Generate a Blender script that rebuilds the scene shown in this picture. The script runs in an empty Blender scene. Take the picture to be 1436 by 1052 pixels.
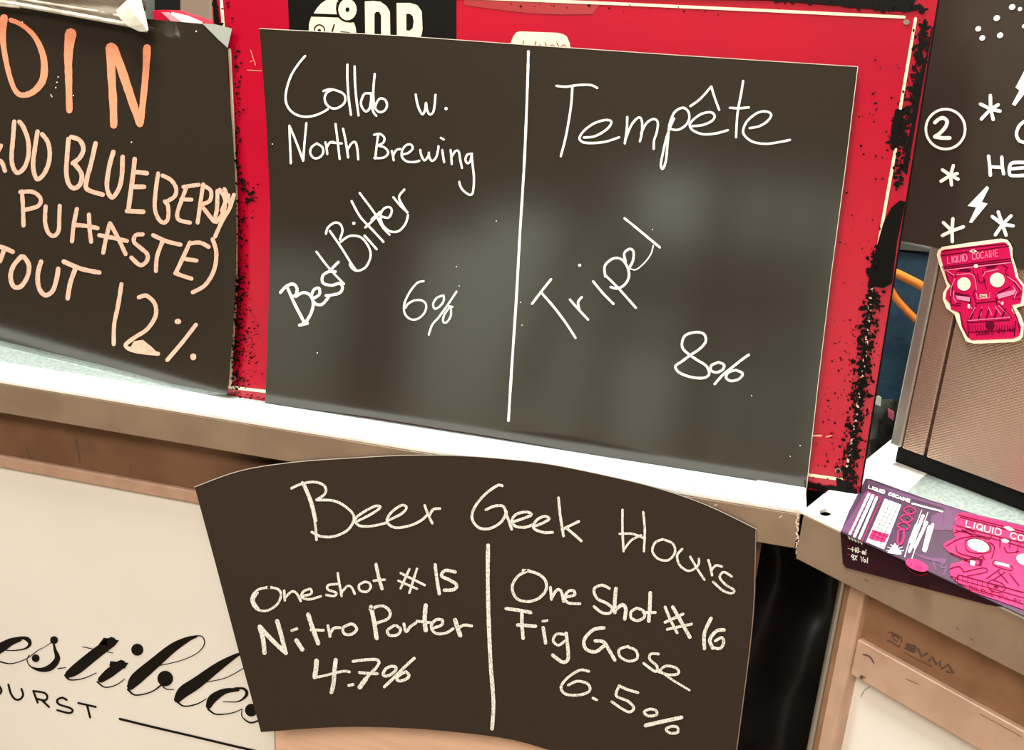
import bpy, bmesh, math, random
from mathutils import Vector as V, Matrix
from mathutils.geometry import tessellate_polygon
random.seed(7)
sc = bpy.context.scene
COL = sc.collection

# ------------------------------------------------------------------ camera
F = 1400.0
AX = V((0.96624549, 0.13798254, -0.21755566))   # world X in camera axes (right, down, forward)
AY = V((0.25108255, -0.31530316, 0.91517292))
AZ = V((0.05768189, -0.93890614, -0.33930526))
CAM = V((0, 0, 1.48))
cd = bpy.data.cameras.new('camera'); cam = bpy.data.objects.new('camera', cd); COL.objects.link(cam)
cd.sensor_width = 36; cd.lens = F / 1436 * 36; cd.clip_start = 0.01
right = V((AX[0], AY[0], AZ[0])); down = V((AX[1], AY[1], AZ[1])); fwd = V((AX[2], AY[2], AZ[2]))
M = Matrix.Identity(4)
for i in range(3):
    M[i][0] = right[i]; M[i][1] = -down[i]; M[i][2] = -fwd[i]; M[i][3] = CAM[i]
cam.matrix_world = M
sc.camera = cam

# ------------------------------------------------------------------ view, world, lights
sc.view_settings.view_transform = 'Standard'; sc.view_settings.look = 'None'
sc.view_settings.gamma = 1; sc.view_settings.use_curve_mapping = False
sc.view_settings.exposure = 0.0
w = bpy.data.worlds.new('hall'); sc.world = w; w.use_nodes = True
bg = w.node_tree.nodes['Background']; bg.inputs[0].default_value = (1.0, 0.80, 0.62, 1); bg.inputs[1].default_value = 0.10

def area(name, loc, aim, size, sy, power, color):
    l = bpy.data.lights.new(name, 'AREA'); l.shape = 'RECTANGLE'; l.size = size; l.size_y = sy
    l.energy = power; l.color = color
    o = bpy.data.objects.new(name, l); COL.objects.link(o); o.location = loc
    o.rotation_euler = (V(aim) - V(loc)).to_track_quat('-Z', 'Y').to_euler()
    return o
area('overhead_area_light', (-0.4, 0.98, 3.2), (-0.35, 0.95, 1.05), 1.8, 0.3, 200, (0.95, 1.0, 0.93))
area('overhead_area_light', (-0.3, -1.5, 3.1), (-0.2, 1.0, 0.9), 3.0, 0.6, 112, (1.0, 0.88, 0.78))
area('overhead_area_light', (-0.1, -2.0, 3.3), (-0.1, -4.5, 0.5), 4.5, 0.4, 480, (0.95, 1.0, 0.90))  # added lamp, brightens the unseen wall that the black papers reflect

# ------------------------------------------------------------------ materials
def mat(name, c, rough=0.6, metal=0.0, c2=None, scale=60, thr=(0.4, 0.6), bump=0, bscale=300, spec=0.5,
        detail=4, stretch=None, trans=0, alpha=1, coat=0):
    m = bpy.data.materials.new(name); m.use_nodes = True
    nt = m.node_tree; b = nt.nodes['Principled BSDF']
    b.inputs['Base Color'].default_value = (*c, 1); b.inputs['Roughness'].default_value = rough
    b.inputs['Metallic'].default_value = metal; b.inputs['Specular IOR Level'].default_value = spec
    b.inputs['Transmission Weight'].default_value = trans; b.inputs['Alpha'].default_value = alpha
    b.inputs['Coat Weight'].default_value = coat; b.inputs['Coat Roughness'].default_value = 0.12
    tc = nt.nodes.new('ShaderNodeTexCoord'); src = tc.outputs['Object']
    if stretch:
        mp = nt.nodes.new('ShaderNodeMapping'); mp.inputs['Scale'].default_value = stretch
        nt.links.new(src, mp.inputs[0]); src = mp.outputs[0]
    if c2:
        n = nt.nodes.new('ShaderNodeTexNoise'); n.inputs['Scale'].default_value = scale; n.inputs['Detail'].default_value = detail
        nt.links.new(src, n.inputs['Vector'])
        r = nt.nodes.new('ShaderNodeValToRGB'); r.color_ramp.elements[0].position = thr[0]; r.color_ramp.elements[1].position = thr[1]
        r.color_ramp.elements[0].color = (*c, 1); r.color_ramp.elements[1].color = (*c2, 1)
        nt.links.new(n.outputs['Fac'], r.inputs[0]); nt.links.new(r.outputs[0], b.inputs['Base Color'])
    if bump:
        n2 = nt.nodes.new('ShaderNodeTexNoise'); n2.inputs['Scale'].default_value = bscale; n2.inputs['Detail'].default_value = 3
        nt.links.new(src, n2.inputs['Vector'])
        bp = nt.nodes.new('ShaderNodeBump'); bp.inputs['Strength'].default_value = bump; bp.inputs['Distance'].default_value = 0.001
        nt.links.new(n2.outputs['Fac'], bp.inputs['Height']); nt.links.new(bp.outputs[0], b.inputs['Normal'])
    return m
PAPER = mat('black_paper', (0.022, 0.016, 0.010), 0.13, c2=(0.022, 0.016, 0.0105), scale=700, spec=0.85)
PAPER2 = mat('black_card', (0.030, 0.018, 0.012), 0.7, c2=(0.035, 0.021, 0.014), scale=700, bump=0.15, bscale=900, spec=0.25)
POSTER = mat('chalkboard_film', (0.028, 0.020, 0.014), 0.35, c2=(0.036, 0.026, 0.019), scale=6, spec=0.5)
PEDGE = mat('paper_edge_highlight', (0.55, 0.50, 0.42), 0.8)  # pale cut edge, its highlight put into the colour
CHALK = mat('white_chalk', (0.86, 0.84, 0.78), 0.9, c2=(0.50, 0.48, 0.44), scale=1100, thr=(0.48, 0.66))
CHALK2 = mat('rubbed_white_chalk', (0.92, 0.90, 0.83), 0.9, c2=(0.42, 0.39, 0.34), scale=600, thr=(0.46, 0.64), stretch=(1.6, 1.6, 0.6))
MARKER = mat('white_paint_marker', (0.88, 0.86, 0.80), 0.6)
ORANGE = mat('orange_chalk_ink', (0.86, 0.27, 0.14), 0.8, c2=(0.50, 0.22, 0.13), scale=520, thr=(0.50, 0.62), stretch=(1.5, 1.5, .5))
PEACH = mat('peach_chalk_ink', (0.72, 0.41, 0.30), 0.8, c2=(0.40, 0.23, 0.17), scale=620, thr=(0.48, 0.64), stretch=(1.5, 1.5, .5))
RED = mat('red_enamel', (0.37, 0.0012, 0.016), 0.22, spec=0.5, c2=(0.33, 0.0012, 0.016), scale=9)
DRED = mat('dark_red_film', (0.27, 0.002, 0.004), 0.4)
BLACKE = mat('black_enamel', (0.004, 0.0035, 0.003), 0.4, spec=0.08)
CREAM = mat('cream_enamel', (0.76, 0.63, 0.43), 0.4, spec=0.2)
RIM = mat('polished_aluminium_rim', (0.80, 0.81, 0.78), 0.45, c2=(0.72, 0.73, 0.70), scale=30, bump=0.1)
GALV = mat('speckled_galvanised_steel', (0.20, 0.24, 0.225), 0.5, metal=0.0, c2=(0.30, 0.345, 0.32), scale=260, thr=(0.35, 0.62), bump=0.6, bscale=320)
FASCIA = mat('dull_aluminium_fascia', (0.30, 0.215, 0.15), 0.42, metal=0.5, c2=(0.35, 0.255, 0.18), scale=18, bump=0.08)  # aluminium, with the warm floor reflection put into its tan
RAIL = mat('brown_anodised_rail', (0.27, 0.14, 0.075), 0.45, metal=0.3, c2=(0.35, 0.185, 0.105), scale=25)
RAILD = mat('shaded_anodised_rail', (0.17, 0.085, 0.045), 0.5, metal=0.3, c2=(0.21, 0.11, 0.06), scale=14)  # darker copy of the brown rail, shade under the fascia in the colour
LIP = mat('warm_tinted_aluminium_profile', (0.58, 0.38, 0.275), 0.45, metal=0.25, c2=(0.50, 0.33, 0.235), scale=30)  # plain aluminium, warm room reflection put into the pinkish colour
PANEL = mat('cream_white_panel', (0.75, 0.715, 0.65), 0.5, c2=(0.80, 0.765, 0.70), scale=3.5, thr=(0.35, 0.65))
PEACHP = mat('peach_wood_panel', (0.80, 0.52, 0.37), 0.5, c2=(0.72, 0.47, 0.33), scale=12, stretch=(1, 1, 8))
INK = mat('black_print', (0.006, 0.005, 0.004), 0.5, spec=0.12)
SCUFF = mat('scuff_mark', (0.10, 0.06, 0.04), 0.7)
SCUFFL = mat('pale_scratch', (0.75, 0.62, 0.50), 0.6)
STEEL = mat('grey_steel_trim', (0.42, 0.40, 0.34), 0.35, metal=0.8)
DARK = mat('black_gap_rubber', (0.005, 0.0045, 0.004), 0.6, spec=0.15)
BAG = mat('black_plastic_bag', (0.008, 0.008, 0.009), 0.5, c2=(0.016, 0.016, 0.017), scale=12)
BLUE = mat('dark_blue_fabric', (0.006, 0.028, 0.055), 0.8, c2=(0.012, 0.045, 0.075), scale=25, bump=0.5, bscale=120)
CABLE = mat('orange_cable_sheath', (0.62, 0.17, 0.02), 0.4)
WHITEP = mat('white_paper', (0.66, 0.68, 0.56), 0.6)
PINKP = mat('pink_paper', (0.60, 0.10, 0.16), 0.5)
TAN = mat('taupe_post', (0.17, 0.115, 0.08), 0.6)
PLAST = mat('crumpled_plastic', (0.17, 0.135, 0.10), 0.3, c2=(0.26, 0.22, 0.17), scale=14, bump=0.4, bscale=60, spec=0.7)
HOT = mat('hot_pink_print', (0.52, 0.016, 0.10), 0.35)
HOTS = mat('crimson_print', (0.46, 0.002, 0.060), 0.5, spec=0.2)
HOTD = mat('dark_crimson_line', (0.085, 0.001, 0.016), 0.5, spec=0.1)
HOTL = mat('light_pink_line', (0.90, 0.20, 0.34), 0.4)
LABELB = mat('shaded_purple_and_lines', (0.022, 0.004, 0.010), 0.35, spec=0.25)  # darkened label purple with the flap's shade in it; also fine print lines
LABELG = mat('grey_purple_print', (0.055, 0.03, 0.06), 0.3)
LABELP = mat('mauve_print', (0.11, 0.05, 0.11), 0.3)
WHITEI = mat('white_print', (0.86, 0.84, 0.76), 0.4)
SKIN = mat('sticker_border', (0.80, 0.69, 0.50), 0.5, spec=0.2)
# embossed copper-brown steel with a fine diagonal ribbing
def ribbed():
    m = mat('linen_embossed_steel', (0.52, 0.36, 0.27), 0.32, metal=0.85)
    nt = m.node_tree; b = nt.nodes['Principled BSDF']
    tc = nt.nodes.new('ShaderNodeTexCoord'); hs = []
    for sx in (1, -1):
        mp = nt.nodes.new('ShaderNodeMapping'); mp.inputs['Rotation'].default_value = (0, math.radians(38 * sx), 0)
        nt.links.new(tc.outputs['Object'], mp.inputs[0])
        wv = nt.nodes.new('ShaderNodeTexWave'); wv.bands_direction = 'Z'; wv.inputs['Scale'].default_value = 130
        wv.inputs['Distortion'].default_value = 0.4
        nt.links.new(mp.outputs[0], wv.inputs['Vector']); hs.append(wv.outputs['Fac'])
    mu = nt.nodes.new('ShaderNodeMath'); mu.operation = 'MULTIPLY'
    nt.links.new(hs[0], mu.inputs[0]); nt.links.new(hs[1], mu.inputs[1])
    bp = nt.nodes.new('ShaderNodeBump'); bp.inputs['Strength'].default_value = 0.35; bp.inputs['Distance'].default_value = 0.0008
    nt.links.new(mu.outputs[0], bp.inputs['Height']); nt.links.new(bp.outputs[0], b.inputs['Normal'])
    return m
RIBBED = ribbed()

# ------------------------------------------------------------------ geometry helpers
def ray(px, py):
    d = V((px - 718, py - 526, F)); return V((d.dot(AX), d.dot(AY), d.dot(AZ)))
class Plane:                                      # a real plane standing in the scene
    def __init__(s, p, n):
        s.p = V(p); s.n = V(n).normalized()
        if s.n.dot(CAM - s.p) < 0: s.n = -s.n
    def __call__(s, px, py, off=0.0):
        r = ray(px, py); q = s.p + s.n * off
        return CAM + r * ((q - CAM).dot(s.n) / r.dot(s.n))

class MB:
    def __init__(s): s.v = []; s.f = []
    def add(s, vs, fs):
        k = len(s.v); s.v += [V(x) for x in vs]; s.f += [tuple(i + k for i in f) for f in fs]
    def prism(s, pts, ext, holes=()):             # polygon (3D points) with holes, extruded by vector ext
        loops = [list(pts)] + [list(h) for h in holes]
        flat = [V(p) for l in loops for p in l]
        tris = tessellate_polygon([[V(p) for p in l] for l in loops])
        ext = V(ext); n = len(flat)
        if ext.length < 1e-9:
            s.add(flat, tris); return
        fs = [tuple(t) for t in tris] + [tuple(i + n for i in reversed(t)) for t in tris]
        k = 0
        for l in loops:
            m = len(l)
            for i in range(m):
                a, b = k + i, k + (i + 1) % m; fs.append((a, b, b + n, a + n))
            k += m
        s.add(flat + [p + ext for p in flat], fs)
    def box(s, a, b):
        x0, y0, z0 = a; x1, y1, z1 = b
        s.prism([(x0, y0, z0), (x1, y0, z0), (x1, y1, z0), (x0, y1, z0)], (0, 0, z1 - z0))
    def tube(s, pts, r, seg=10):
        pts = smooth3(pts, 6); rings = []
        for i, p in enumerate(pts):
            t = (pts[min(i + 1, len(pts) - 1)] - pts[max(i - 1, 0)]).normalized()
            u = t.orthogonal().normalized() if i == 0 else (u - t * u.dot(t)).normalized()
            q = t.cross(u)
            rings.append([p + (u * math.cos(a) + q * math.sin(a)) * r for a in [2 * math.pi * k / seg for k in range(seg)]])
        vs = [v for rg in rings for v in rg]; fs = []
        for i in range(len(rings) - 1):
            for k in range(seg):
                a = i * seg + k; b = i * seg + (k + 1) % seg; fs.append((a, b, b + seg, a + seg))
        fs.append(tuple(range(seg))); fs.append(tuple(len(vs) - seg + i for i in range(seg)))
        s.add(vs, fs)
    def build(s, name, m, parent=None, bevel=0, smooth=False, recalc=True):
        root = parent
        while root is not None and root.parent is not None: root = root.parent
        off = V(root.location) if root else V((0, 0, 0))
        me = bpy.data.meshes.new(name); me.from_pydata([v - off for v in s.v], [], s.f)
        if recalc:
            bm = bmesh.new(); bm.from_mesh(me); bmesh.ops.recalc_face_normals(bm, faces=bm.faces); bm.to_mesh(me); bm.free()
        me.materials.append(m)
        o = bpy.data.objects.new(name, me); COL.objects.link(o)
        if parent: o.parent = parent
        if bevel:
            md = o.modifiers.new('bevel', 'BEVEL'); md.width = bevel; md.segments = 3; md.limit_method = 'ANGLE'
        if smooth:
            for p in me.polygons: p.use_smooth = True
        return o
def smooth3(P, k=6):
    P = [V(p) for p in P]
    if len(P) < 3: return P
    out = []
    for i in range(len(P) - 1):
        a, b, c, d = P[max(i - 1, 0)], P[i], P[i + 1], P[min(i + 2, len(P) - 1)]
        for j in range(k):
            t = j / k
            out.append(0.5 * ((2 * b) + (c - a) * t + (2 * a - 5 * b + 4 * c - d) * t * t + (3 * b - a - 3 * c + d) * t ** 3))
    out.append(P[-1]); return out
def thing(name, label, cat, loc, group=None):
    o = bpy.data.objects.new(name, None); COL.objects.link(o); o.location = loc
    o['label'] = label; o['category'] = cat
    if group: o['group'] = group
    return o
def tag(o, label, cat): o['label'] = label; o['category'] = cat; return o

class Draw:                                       # drawing strokes and shapes on a plane; o, k turn detail coordinates to the picture's
    def __init__(s, plane, off, ox=0, oy=0, k=1.0):
        s.pl = plane; s.off = off; s.o = (ox, oy); s.k = k; s.mb = MB(); s.n = 0
    def at(s, ox, oy, k): s.o = (ox, oy); s.k = k; return s
    def m(s, p): return (s.o[0] + p[0] / s.k, s.o[1] + p[1] / s.k)
    def lay(s): s.n += 1; return s.off + (s.n % 24) * 1.2e-5
    def put(s, pts, fs):
        o = s.lay(); s.mb.add([s.pl(x, y, o) for x, y in pts], fs)
    def st(s, pts, w=3.0, sharp=False, rough=0.0):  # stroke; w in picture pixels, or third coordinate in detail units
        P = []
        for p in pts:
            x, y = s.m(p); P.append(V((x, y, (p[2] / s.k if len(p) > 2 else w))))
        if not sharp and len(P) > 2: P = smooth3(P, 6)
        elif len(P) == 2: P = [P[0].lerp(P[1], t / 6) for t in range(7)]
        L, R = [], []
        n = len(P)
        for i, p in enumerate(P):
            t = V((P[min(i + 1, n - 1)] - P[max(i - 1, 0)])[:2])
            if t.length < 1e-6: t = V((1, 0))
            t.normalize(); nn = V((-t.y, t.x)); r = max(p.z, 0.3) / 2 * (1 + random.uniform(-rough, rough))
            L.append((p.x + nn.x * r, p.y + nn.y * r)); R.append((p.x - nn.x * r, p.y - nn.y * r))
        pts2 = L + R
        s.put(pts2, [(i, i + 1, n + i + 1, n + i) for i in range(n - 1)])
        for e in (0, n - 1): s.disc_px(P[e].x, P[e].y, max(P[e].z, 0.3) / 2, 8)
    def disc_px(s, x, y, r, seg=16, ry=None, rot=0):
        ry = ry or r; c, q = math.cos(rot), math.sin(rot); pts = []
        for i in range(seg):
            a = 2 * math.pi * i / seg; u, v = r * math.cos(a), ry * math.sin(a)
            pts.append((x + u * c - v * q, y + u * q + v * c))
        s.put(pts, [tuple(range(seg))])
    def dot(s, x, y, r, ry=None, rot=0):          # radius in picture pixels
        x, y = s.m((x, y)); s.disc_px(x, y, r, 18, ry, rot)
    def poly(s, pts, holes=(), ext=0):
        o = s.lay(); P = [s.pl(*s.m(p), o) for p in pts]; H = [[s.pl(*s.m(p), o) for p in h] for h in holes]
        s.mb.prism(P, s.pl.n * ext, H)
    def all(s, strokes, w=3.0, rough=0.06):
        for t in strokes: s.st(t, w, rough=rough)
    def build(s, name, m, parent, label=None):
        o = s.mb.build(name, m, parent, recalc=False); s.mb = MB()
        if label: o['label'] = label
        return o
def sheet(name, plane, px, m, parent, th=0.0006, off=0.0, holes=()):
    mb = MB(); mb.prism([plane(x, y, off) for x, y in px], -plane.n * th, [[plane(x, y, off) for x, y in h] for h in holes])
    return mb.build(name, m, parent)
# little engraving alphabet (unit box, y up)
GL = {
 'L': [[(0,1),(0,0),(.6,0)]], 'I': [[(.08,1),(.08,0)]], 'Q': [[(.35,0),(.05,.2),(0,.5),(.05,.8),(.35,1),(.65,.8),(.7,.5),(.65,.2),(.35,0)],[(.45,.3),(.75,-.05)]],
 'U': [[(0,1),(0,.3),(.12,.05),(.35,0),(.58,.05),(.7,.3),(.7,1)]], 'D': [[(0,0),(0,1),(.4,1),(.65,.8),(.7,.5),(.65,.2),(.4,0),(0,0)]],
 'C': [[(.7,.85),(.45,1),(.15,.9),(0,.5),(.15,.1),(.45,0),(.7,.15)]], 'O': [[(.35,0),(.05,.2),(0,.5),(.05,.8),(.35,1),(.65,.8),(.7,.5),(.65,.2),(.35,0)]],
 'A': [[(0,0),(.35,1),(.7,0)],[(.13,.35),(.57,.35)]], 'N': [[(0,0),(0,1),(.65,0),(.65,1)]], 'E': [[(.6,1),(0,1),(0,0),(.6,0)],[(0,.52),(.5,.52)]],
 'B': [[(0,0),(0,1),(.45,1),(.6,.8),(.45,.55),(0,.55)],[(.45,.55),(.65,.3),(.45,0),(0,0)]], 'P': [[(0,0),(0,1),(.5,1),(.65,.78),(.5,.5),(0,.5)]],
 'S': [[(.65,.9),(.35,1),(.05,.85),(.1,.6),(.6,.42),(.65,.15),(.35,0),(0,.1)]], 'Y': [[(0,1),(.35,.5),(.7,1)],[(.35,.5),(.35,0)]],
 'M': [[(0,0),(0,1),(.4,.35),(.8,1),(.8,0)]], '9': [[(.6,.6),(.3,.45),(.05,.65),(.3,1),(.6,.8),(.6,.4),(.45,0)]], '%': [[(0,0),(.7,1)],[(.1,.9),(.2,.8)],[(.5,.2),(.6,.1)]],
 '4': [[(.5,0),(.5,1),(0,.35),(.7,.35)]], '0': [[(.3,0),(.05,.2),(.05,.8),(.3,1),(.55,.8),(.55,.2),(.3,0)]], 'm': [[(0,0),(0,.6)],[(0,.5),(.2,.6),(.3,.4),(.3,0)],[(.3,.5),(.5,.6),(.6,.4),(.6,0)]],
 'l': [[(.1,0),(.1,1)]], 'V': [[(0,1),(.35,0),(.7,1)]], 'o': [[(.25,0),(0,.3),(.25,.6),(.5,.3),(.25,0)]], 'R': [[(0,0),(0,1),(.5,1),(.65,.78),(.5,.5),(0,.5)],[(.3,.5),(.68,0)]],
 'T': [[(0,1),(.7,1)],[(.35,1),(.35,0)]], ' ': []}
def text(d, s, x, y, ux, uy, vx, vy, w, adv=0.95):  # baseline start, advance vector per unit, up vector, stroke width px
    c = 0
    for ch in s:
        for stq in GL[ch]:
            d.st([(x + ux * (c + a) + vx * b, y + uy * (c + a) + vy * b) for a, b in stq], w, sharp=len(stq) < 5)
        c += (0.45 if ch in 'Il' else adv)

# ------------------------------------------------------------------ setting
def struct(name, mb, m):
    o = mb.build(name, m); o['kind'] = 'structure'; return o
b = MB(); b.box((-6, -6, -0.05), (6, 5, 0)); struct('floor', b, mat('hall_floor', (0.16, 0.10, 0.06), 0.5, c2=(0.20, 0.13, 0.08), scale=5))
b = MB(); b.box((-6, 3.4, 0), (6, 3.5, 3.4)); struct('wall_back', b, mat('wall_paint', (0.14, 0.10, 0.075), 0.8, c2=(0.17, 0.12, 0.09), scale=3))

PW = mat('pale_wall', (0.85, 0.88, 0.80), 0.6)
for xa, xb, zt_ in ((-6, -2.5, 1.05), (-2.5, -1.75, 1.3), (-1.75, -0.95, 1.5), (-0.95, 0.7, 1.82), (0.7, 6, 1.2)):
    b = MB(); b.box((xa, -4.6, 0), (xb, -4.5, zt_)); struct('wall_front', b, PW)  # unseen wall, stepped heights shaped for its reflection in the papers
b = MB(); b.box((-6, -4.75, 0), (6, -4.65, 3.4)); struct('wall_front', b, mat('dark_wall', (0.05, 0.035, 0.025), 0.8))
DC = mat('reflected_bar_dark', (0.035, 0.022, 0.016), 0.7)
for k_, (xa, za, xb, zb_, ww) in enumerate(((-2.35, 0, -2.3, 1.9, .42), (-1.35, .3, -0.98, 1.9, .13), (-0.85, 0, -0.80, 1.9, .11), (-0.22, 0, -0.22, 1.9, .17), (0.10, 0, 0.10, 1.9, .09), (0.38, 0, 0.38, 1.9, .12))):
    b = MB(); b.prism([(xa - ww / 2, -4.3, za), (xa + ww / 2, -4.3, za), (xb + ww / 2, -4.3, zb_), (xb - ww / 2, -4.3, zb_)], (0, .08, 0)); struct('reflected_bar_%d' % (k_ + 1), b, DC)  # unseen uprights added so the black papers reflect dark bands
for k_, (za, h_) in enumerate(((.98, .09), (1.28, .13))):
    b = MB(); b.box((-0.8, -4.29, za), (0.5, -4.23, za + h_)); struct('reflected_bar_%d' % (k_ + 8), b, DC)  # crossbars out of view, added for the same reflection
b = MB(); b.box((-6, -4.6, 3.4), (6, 5, 3.5)); struct('ceiling', b, mat('dark_ceiling', (0.05, 0.04, 0.035), 0.9))

# ------------------------------------------------------------------ left counter
YE = 0.906; ZT = 1.05; XE = 0.083
P_face = Plane((0, YE, 0), (0, -1, 0))
P_top = Plane((0, 0, ZT), (0, 0, 1))
cl = thing('bar_counter', 'long metal-topped bar counter with cream front under the black menu papers', 'counter', (-0.6, 1.2, 0))
x0 = -1.75; y1 = 1.45; rw = 0.049
b = MB()
o_ = [(x0, YE), (XE, YE), (XE, y1), (x0, y1)]; i_ = [(x0 + rw, YE + rw), (XE - rw, YE + rw), (XE - rw, y1 - rw), (x0 + rw, y1 - rw)]
for k in range(4):
    j = (k + 1) % 4; b = MB()
    b.prism([(*o_[k], ZT - 0.006), (*o_[j], ZT - 0.006), (*i_[j], ZT - 0.006), (*i_[k], ZT - 0.006)], (0, 0, 0.006))
    b.build('rim_strip', RIM, cl, bevel=0.0015)
b = MB(); b.box((x0 + rw, YE + rw, ZT - 0.010), (XE - rw, y1 - rw, ZT - 0.0008)); b.build('worktop_sheet', GALV, cl)
b = MB(); b.box((x0, YE, 1.007), (XE - 0.005, YE + 0.012, ZT - 0.006)); b.build('fascia', FASCIA, cl, bevel=0.001)
b = MB(); b.box((x0, YE + 0.012, 1.012), (XE - 0.02, y1, ZT - 0.010)); b.build('substrate', DARK, cl)
PR = YE + 0.030                                     # recessed front frame
P_panelL = Plane((0, PR + 0.006, 0), (0, -1, 0))
ZL1 = Plane((0, PR - .003, 0), (0, -1, 0))(100, 658)[2]; ZL0 = Plane((0, PR - .003, 0), (0, -1, 0))(100, 674)[2]
b = MB(); b.box((x0, PR + 0.002, ZL1 + .0005), (0.048, PR + 0.03, 1.012)); b.build('rail', RAILD, cl)
b = MB(); b.box((x0, PR - 0.003, ZL0), (0.019, PR + 0.02, ZL1)); b.build('lower_rail_lip', LIP, cl, bevel=0.002)
XPN = P_panelL(385, 1040)[0]
b = MB(); b.box((x0, PR + 0.006, 0.05), (XPN, PR + 0.014, ZL0 - .0004)); fp = b.build('front_panel', PANEL, cl)
b = MB(); b.box((XPN + 0.0015, PR + 0.006, 0.05), (0.02, PR + 0.014, ZL0 - .0004)); b.build('front_panel', PEACHP, cl)['label'] = 'peach coloured front panel'
b = MB(); b.box((0.02, PR - 0.012, 0.0), (0.050, PR + 0.03, ZL1)); b.build('corner_post', LIP, cl, bevel=0.005)
b = MB(); b.box((x0, PR + 0.004, 0.0), (0.02, PR + 0.018, 0.05)); b.build('kick_rail', LIP, cl)
# printed script on the cream panel
d = Draw(P_panelL, 0.0005).at(0, 820, 3.2636)
scr = [[(-30,340,24),(0,295,28),(40,262,22),(90,244,12),(125,250,20),(136,272,16),(115,293,8),(60,302,5),(0,298,4)],
 [(-20,300,50),(10,285,44),(50,262,34),(90,250,22)], [(-10,350,8),(50,362,5),(120,340,4),(175,300,4),(205,285,3),(262,245,4)],
 [(243,262,6),(252,300,14),(262,340,26),(232,378,30),(185,390,18),(140,375,6),(123,345,4),(135,322,4)],
 [(265,385,5),(300,380,4)],
 [(510,262,46),(430,322,50),(352,385,50),(315,410,36)], [(298,415,10),(320,436,7),(380,430,5),(440,405,4)], [(378,285,4),(440,298,4),(515,313,4)],
 [(555,365,42),(500,405,44),(462,435,30)], [(445,445,8),(480,470,6),(530,460,5),(570,432,4)],
 [(900,238,8),(860,250,24),(790,290,42),(700,365,52),(625,430,56),(598,465,36)],
 [(890,235,5),(925,238,5),(935,272,5),(900,315,4),(820,350,4),(712,374,4)],
 [(585,480,10),(620,506,7),(690,492,6),(735,462,8)], [(735,455,6),(760,478,5),(795,480,4)],
 [(1110,315,6),(1080,325,18),(1000,375,40),(900,450,54),(840,490,54),(812,525,34)], [(1120,380,4),(1030,428,4),(925,449,4)],
 [(800,525,10),(840,556,7),(900,547,6),(945,522,4)],
 [(1090,482,14),(1030,488,26),(975,520,40),(955,555,28)], [(1075,474,8),(1118,478,12),(1128,505,14),(1090,535,6),(1020,536,4)],
 [(952,570,9),(990,594,7),(1060,588,5),(1108,570,4)], [(1108,570,4),(1108,605,5),(1145,632,8),(1185,622,8)]]
for t in scr: d.st(t)
d.poly([(475,243),(545,255),(520,285),(452,272)]); d.poly([(505,350),(588,358),(570,385),(500,372)])
for x, y, r in ((247,254,5.5),(163,337,5.5),(628,298,8.5),(756,430,11),(1150,575,9)): d.dot(x, y, r)
d.build('script_lettering', INK, fp)
for t in ([(-8,460),(4,478),(4,492),(-8,505)], [(38,458),(50,500),(70,525),(92,524),(105,505),(98,478)], [(152,487),(172,540)], [(152,487),(200,495),(216,512),(205,530),(166,522)],
          [(190,528),(224,560)], [(305,528),(285,518),(262,528),(270,548),(320,565),(332,578),(315,588),(262,575)], [(358,542),(438,560)], [(398,552),(412,608)]):
    d.st(t, 3.0)
d.st([(548,615),(700,652),(880,694),(1040,732),(1170,762)], 3.4)
d.build('block_lettering', INK, fp)
d = Draw(Plane((0, PR + 0.002, 0), (0, -1, 0)), 0.0004).at(0, 480, 3.59)
d.st([(378,490),(392,550),(400,600)], 2); d.st([(135,530),(150,590)], 1.2); d.st([(655,620),(660,655)], .8); d.st([(185,600),(200,612)], 1.2)
d.build('scuff_marks', SCUFF, cl)
d = Draw(P_face, 0.0004).at(640, 600, 2.872)
for x, y in ((900,232),(960,240),(1020,252),(1060,268),(820,214),(1250,320),(1310,355),(1280,300),(1050,310),(1255,318)):
    d.st([(x, y), (x + random.uniform(-14, 22), y + random.uniform(-1, 6))], random.uniform(.8, 1.8))
for k in range(60): d.at(0,0,1).dot(1118 + random.uniform(-2,2), 714 + k * 1.05, random.uniform(.5,1.4))
d.build('pale_scratches', SCUFFL, cl)

# ------------------------------------------------------------------ right counter (turned towards the viewer)
A = P_top(1126, 716); Fd = (P_top(1436, 862) - A).normalized(); A2 = V((A.x, A.y))
Fd2 = V((Fd.x, Fd.y)).normalized(); Nin = V((-Fd2.y, Fd2.x)); Ed = (V(P_top(1252, 614)[:2]) - A2).normalized()
cr = thing('bar_counter', 'angled metal-topped bar counter on the right with the pink label lying on it', 'counter', (0.55, 1.0, 0))
def q2(a, bb): p = A2 + Fd2 * a + Nin * bb; return (p.x, p.y)
dep = 0.62; kx = Ed.dot(Fd2) / Ed.dot(Nin); LEN = 1.1
o_ = [q2(0, 0), q2(LEN, 0), q2(LEN, dep), q2(kx * dep, dep)]
rw2 = 0.05; ew = 0.062
i_ = [q2(kx * rw2 + ew, rw2), q2(LEN - rw2, rw2), q2(LEN - rw2, dep - rw2), q2(kx * (dep - rw2) + ew, dep - rw2)]
hole = [P_top(1158 + 8.5 * math.cos(t), 718.5 + 5.2 * math.sin(t)) for t in [2 * math.pi * k / 20 for k in range(20)]]
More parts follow.
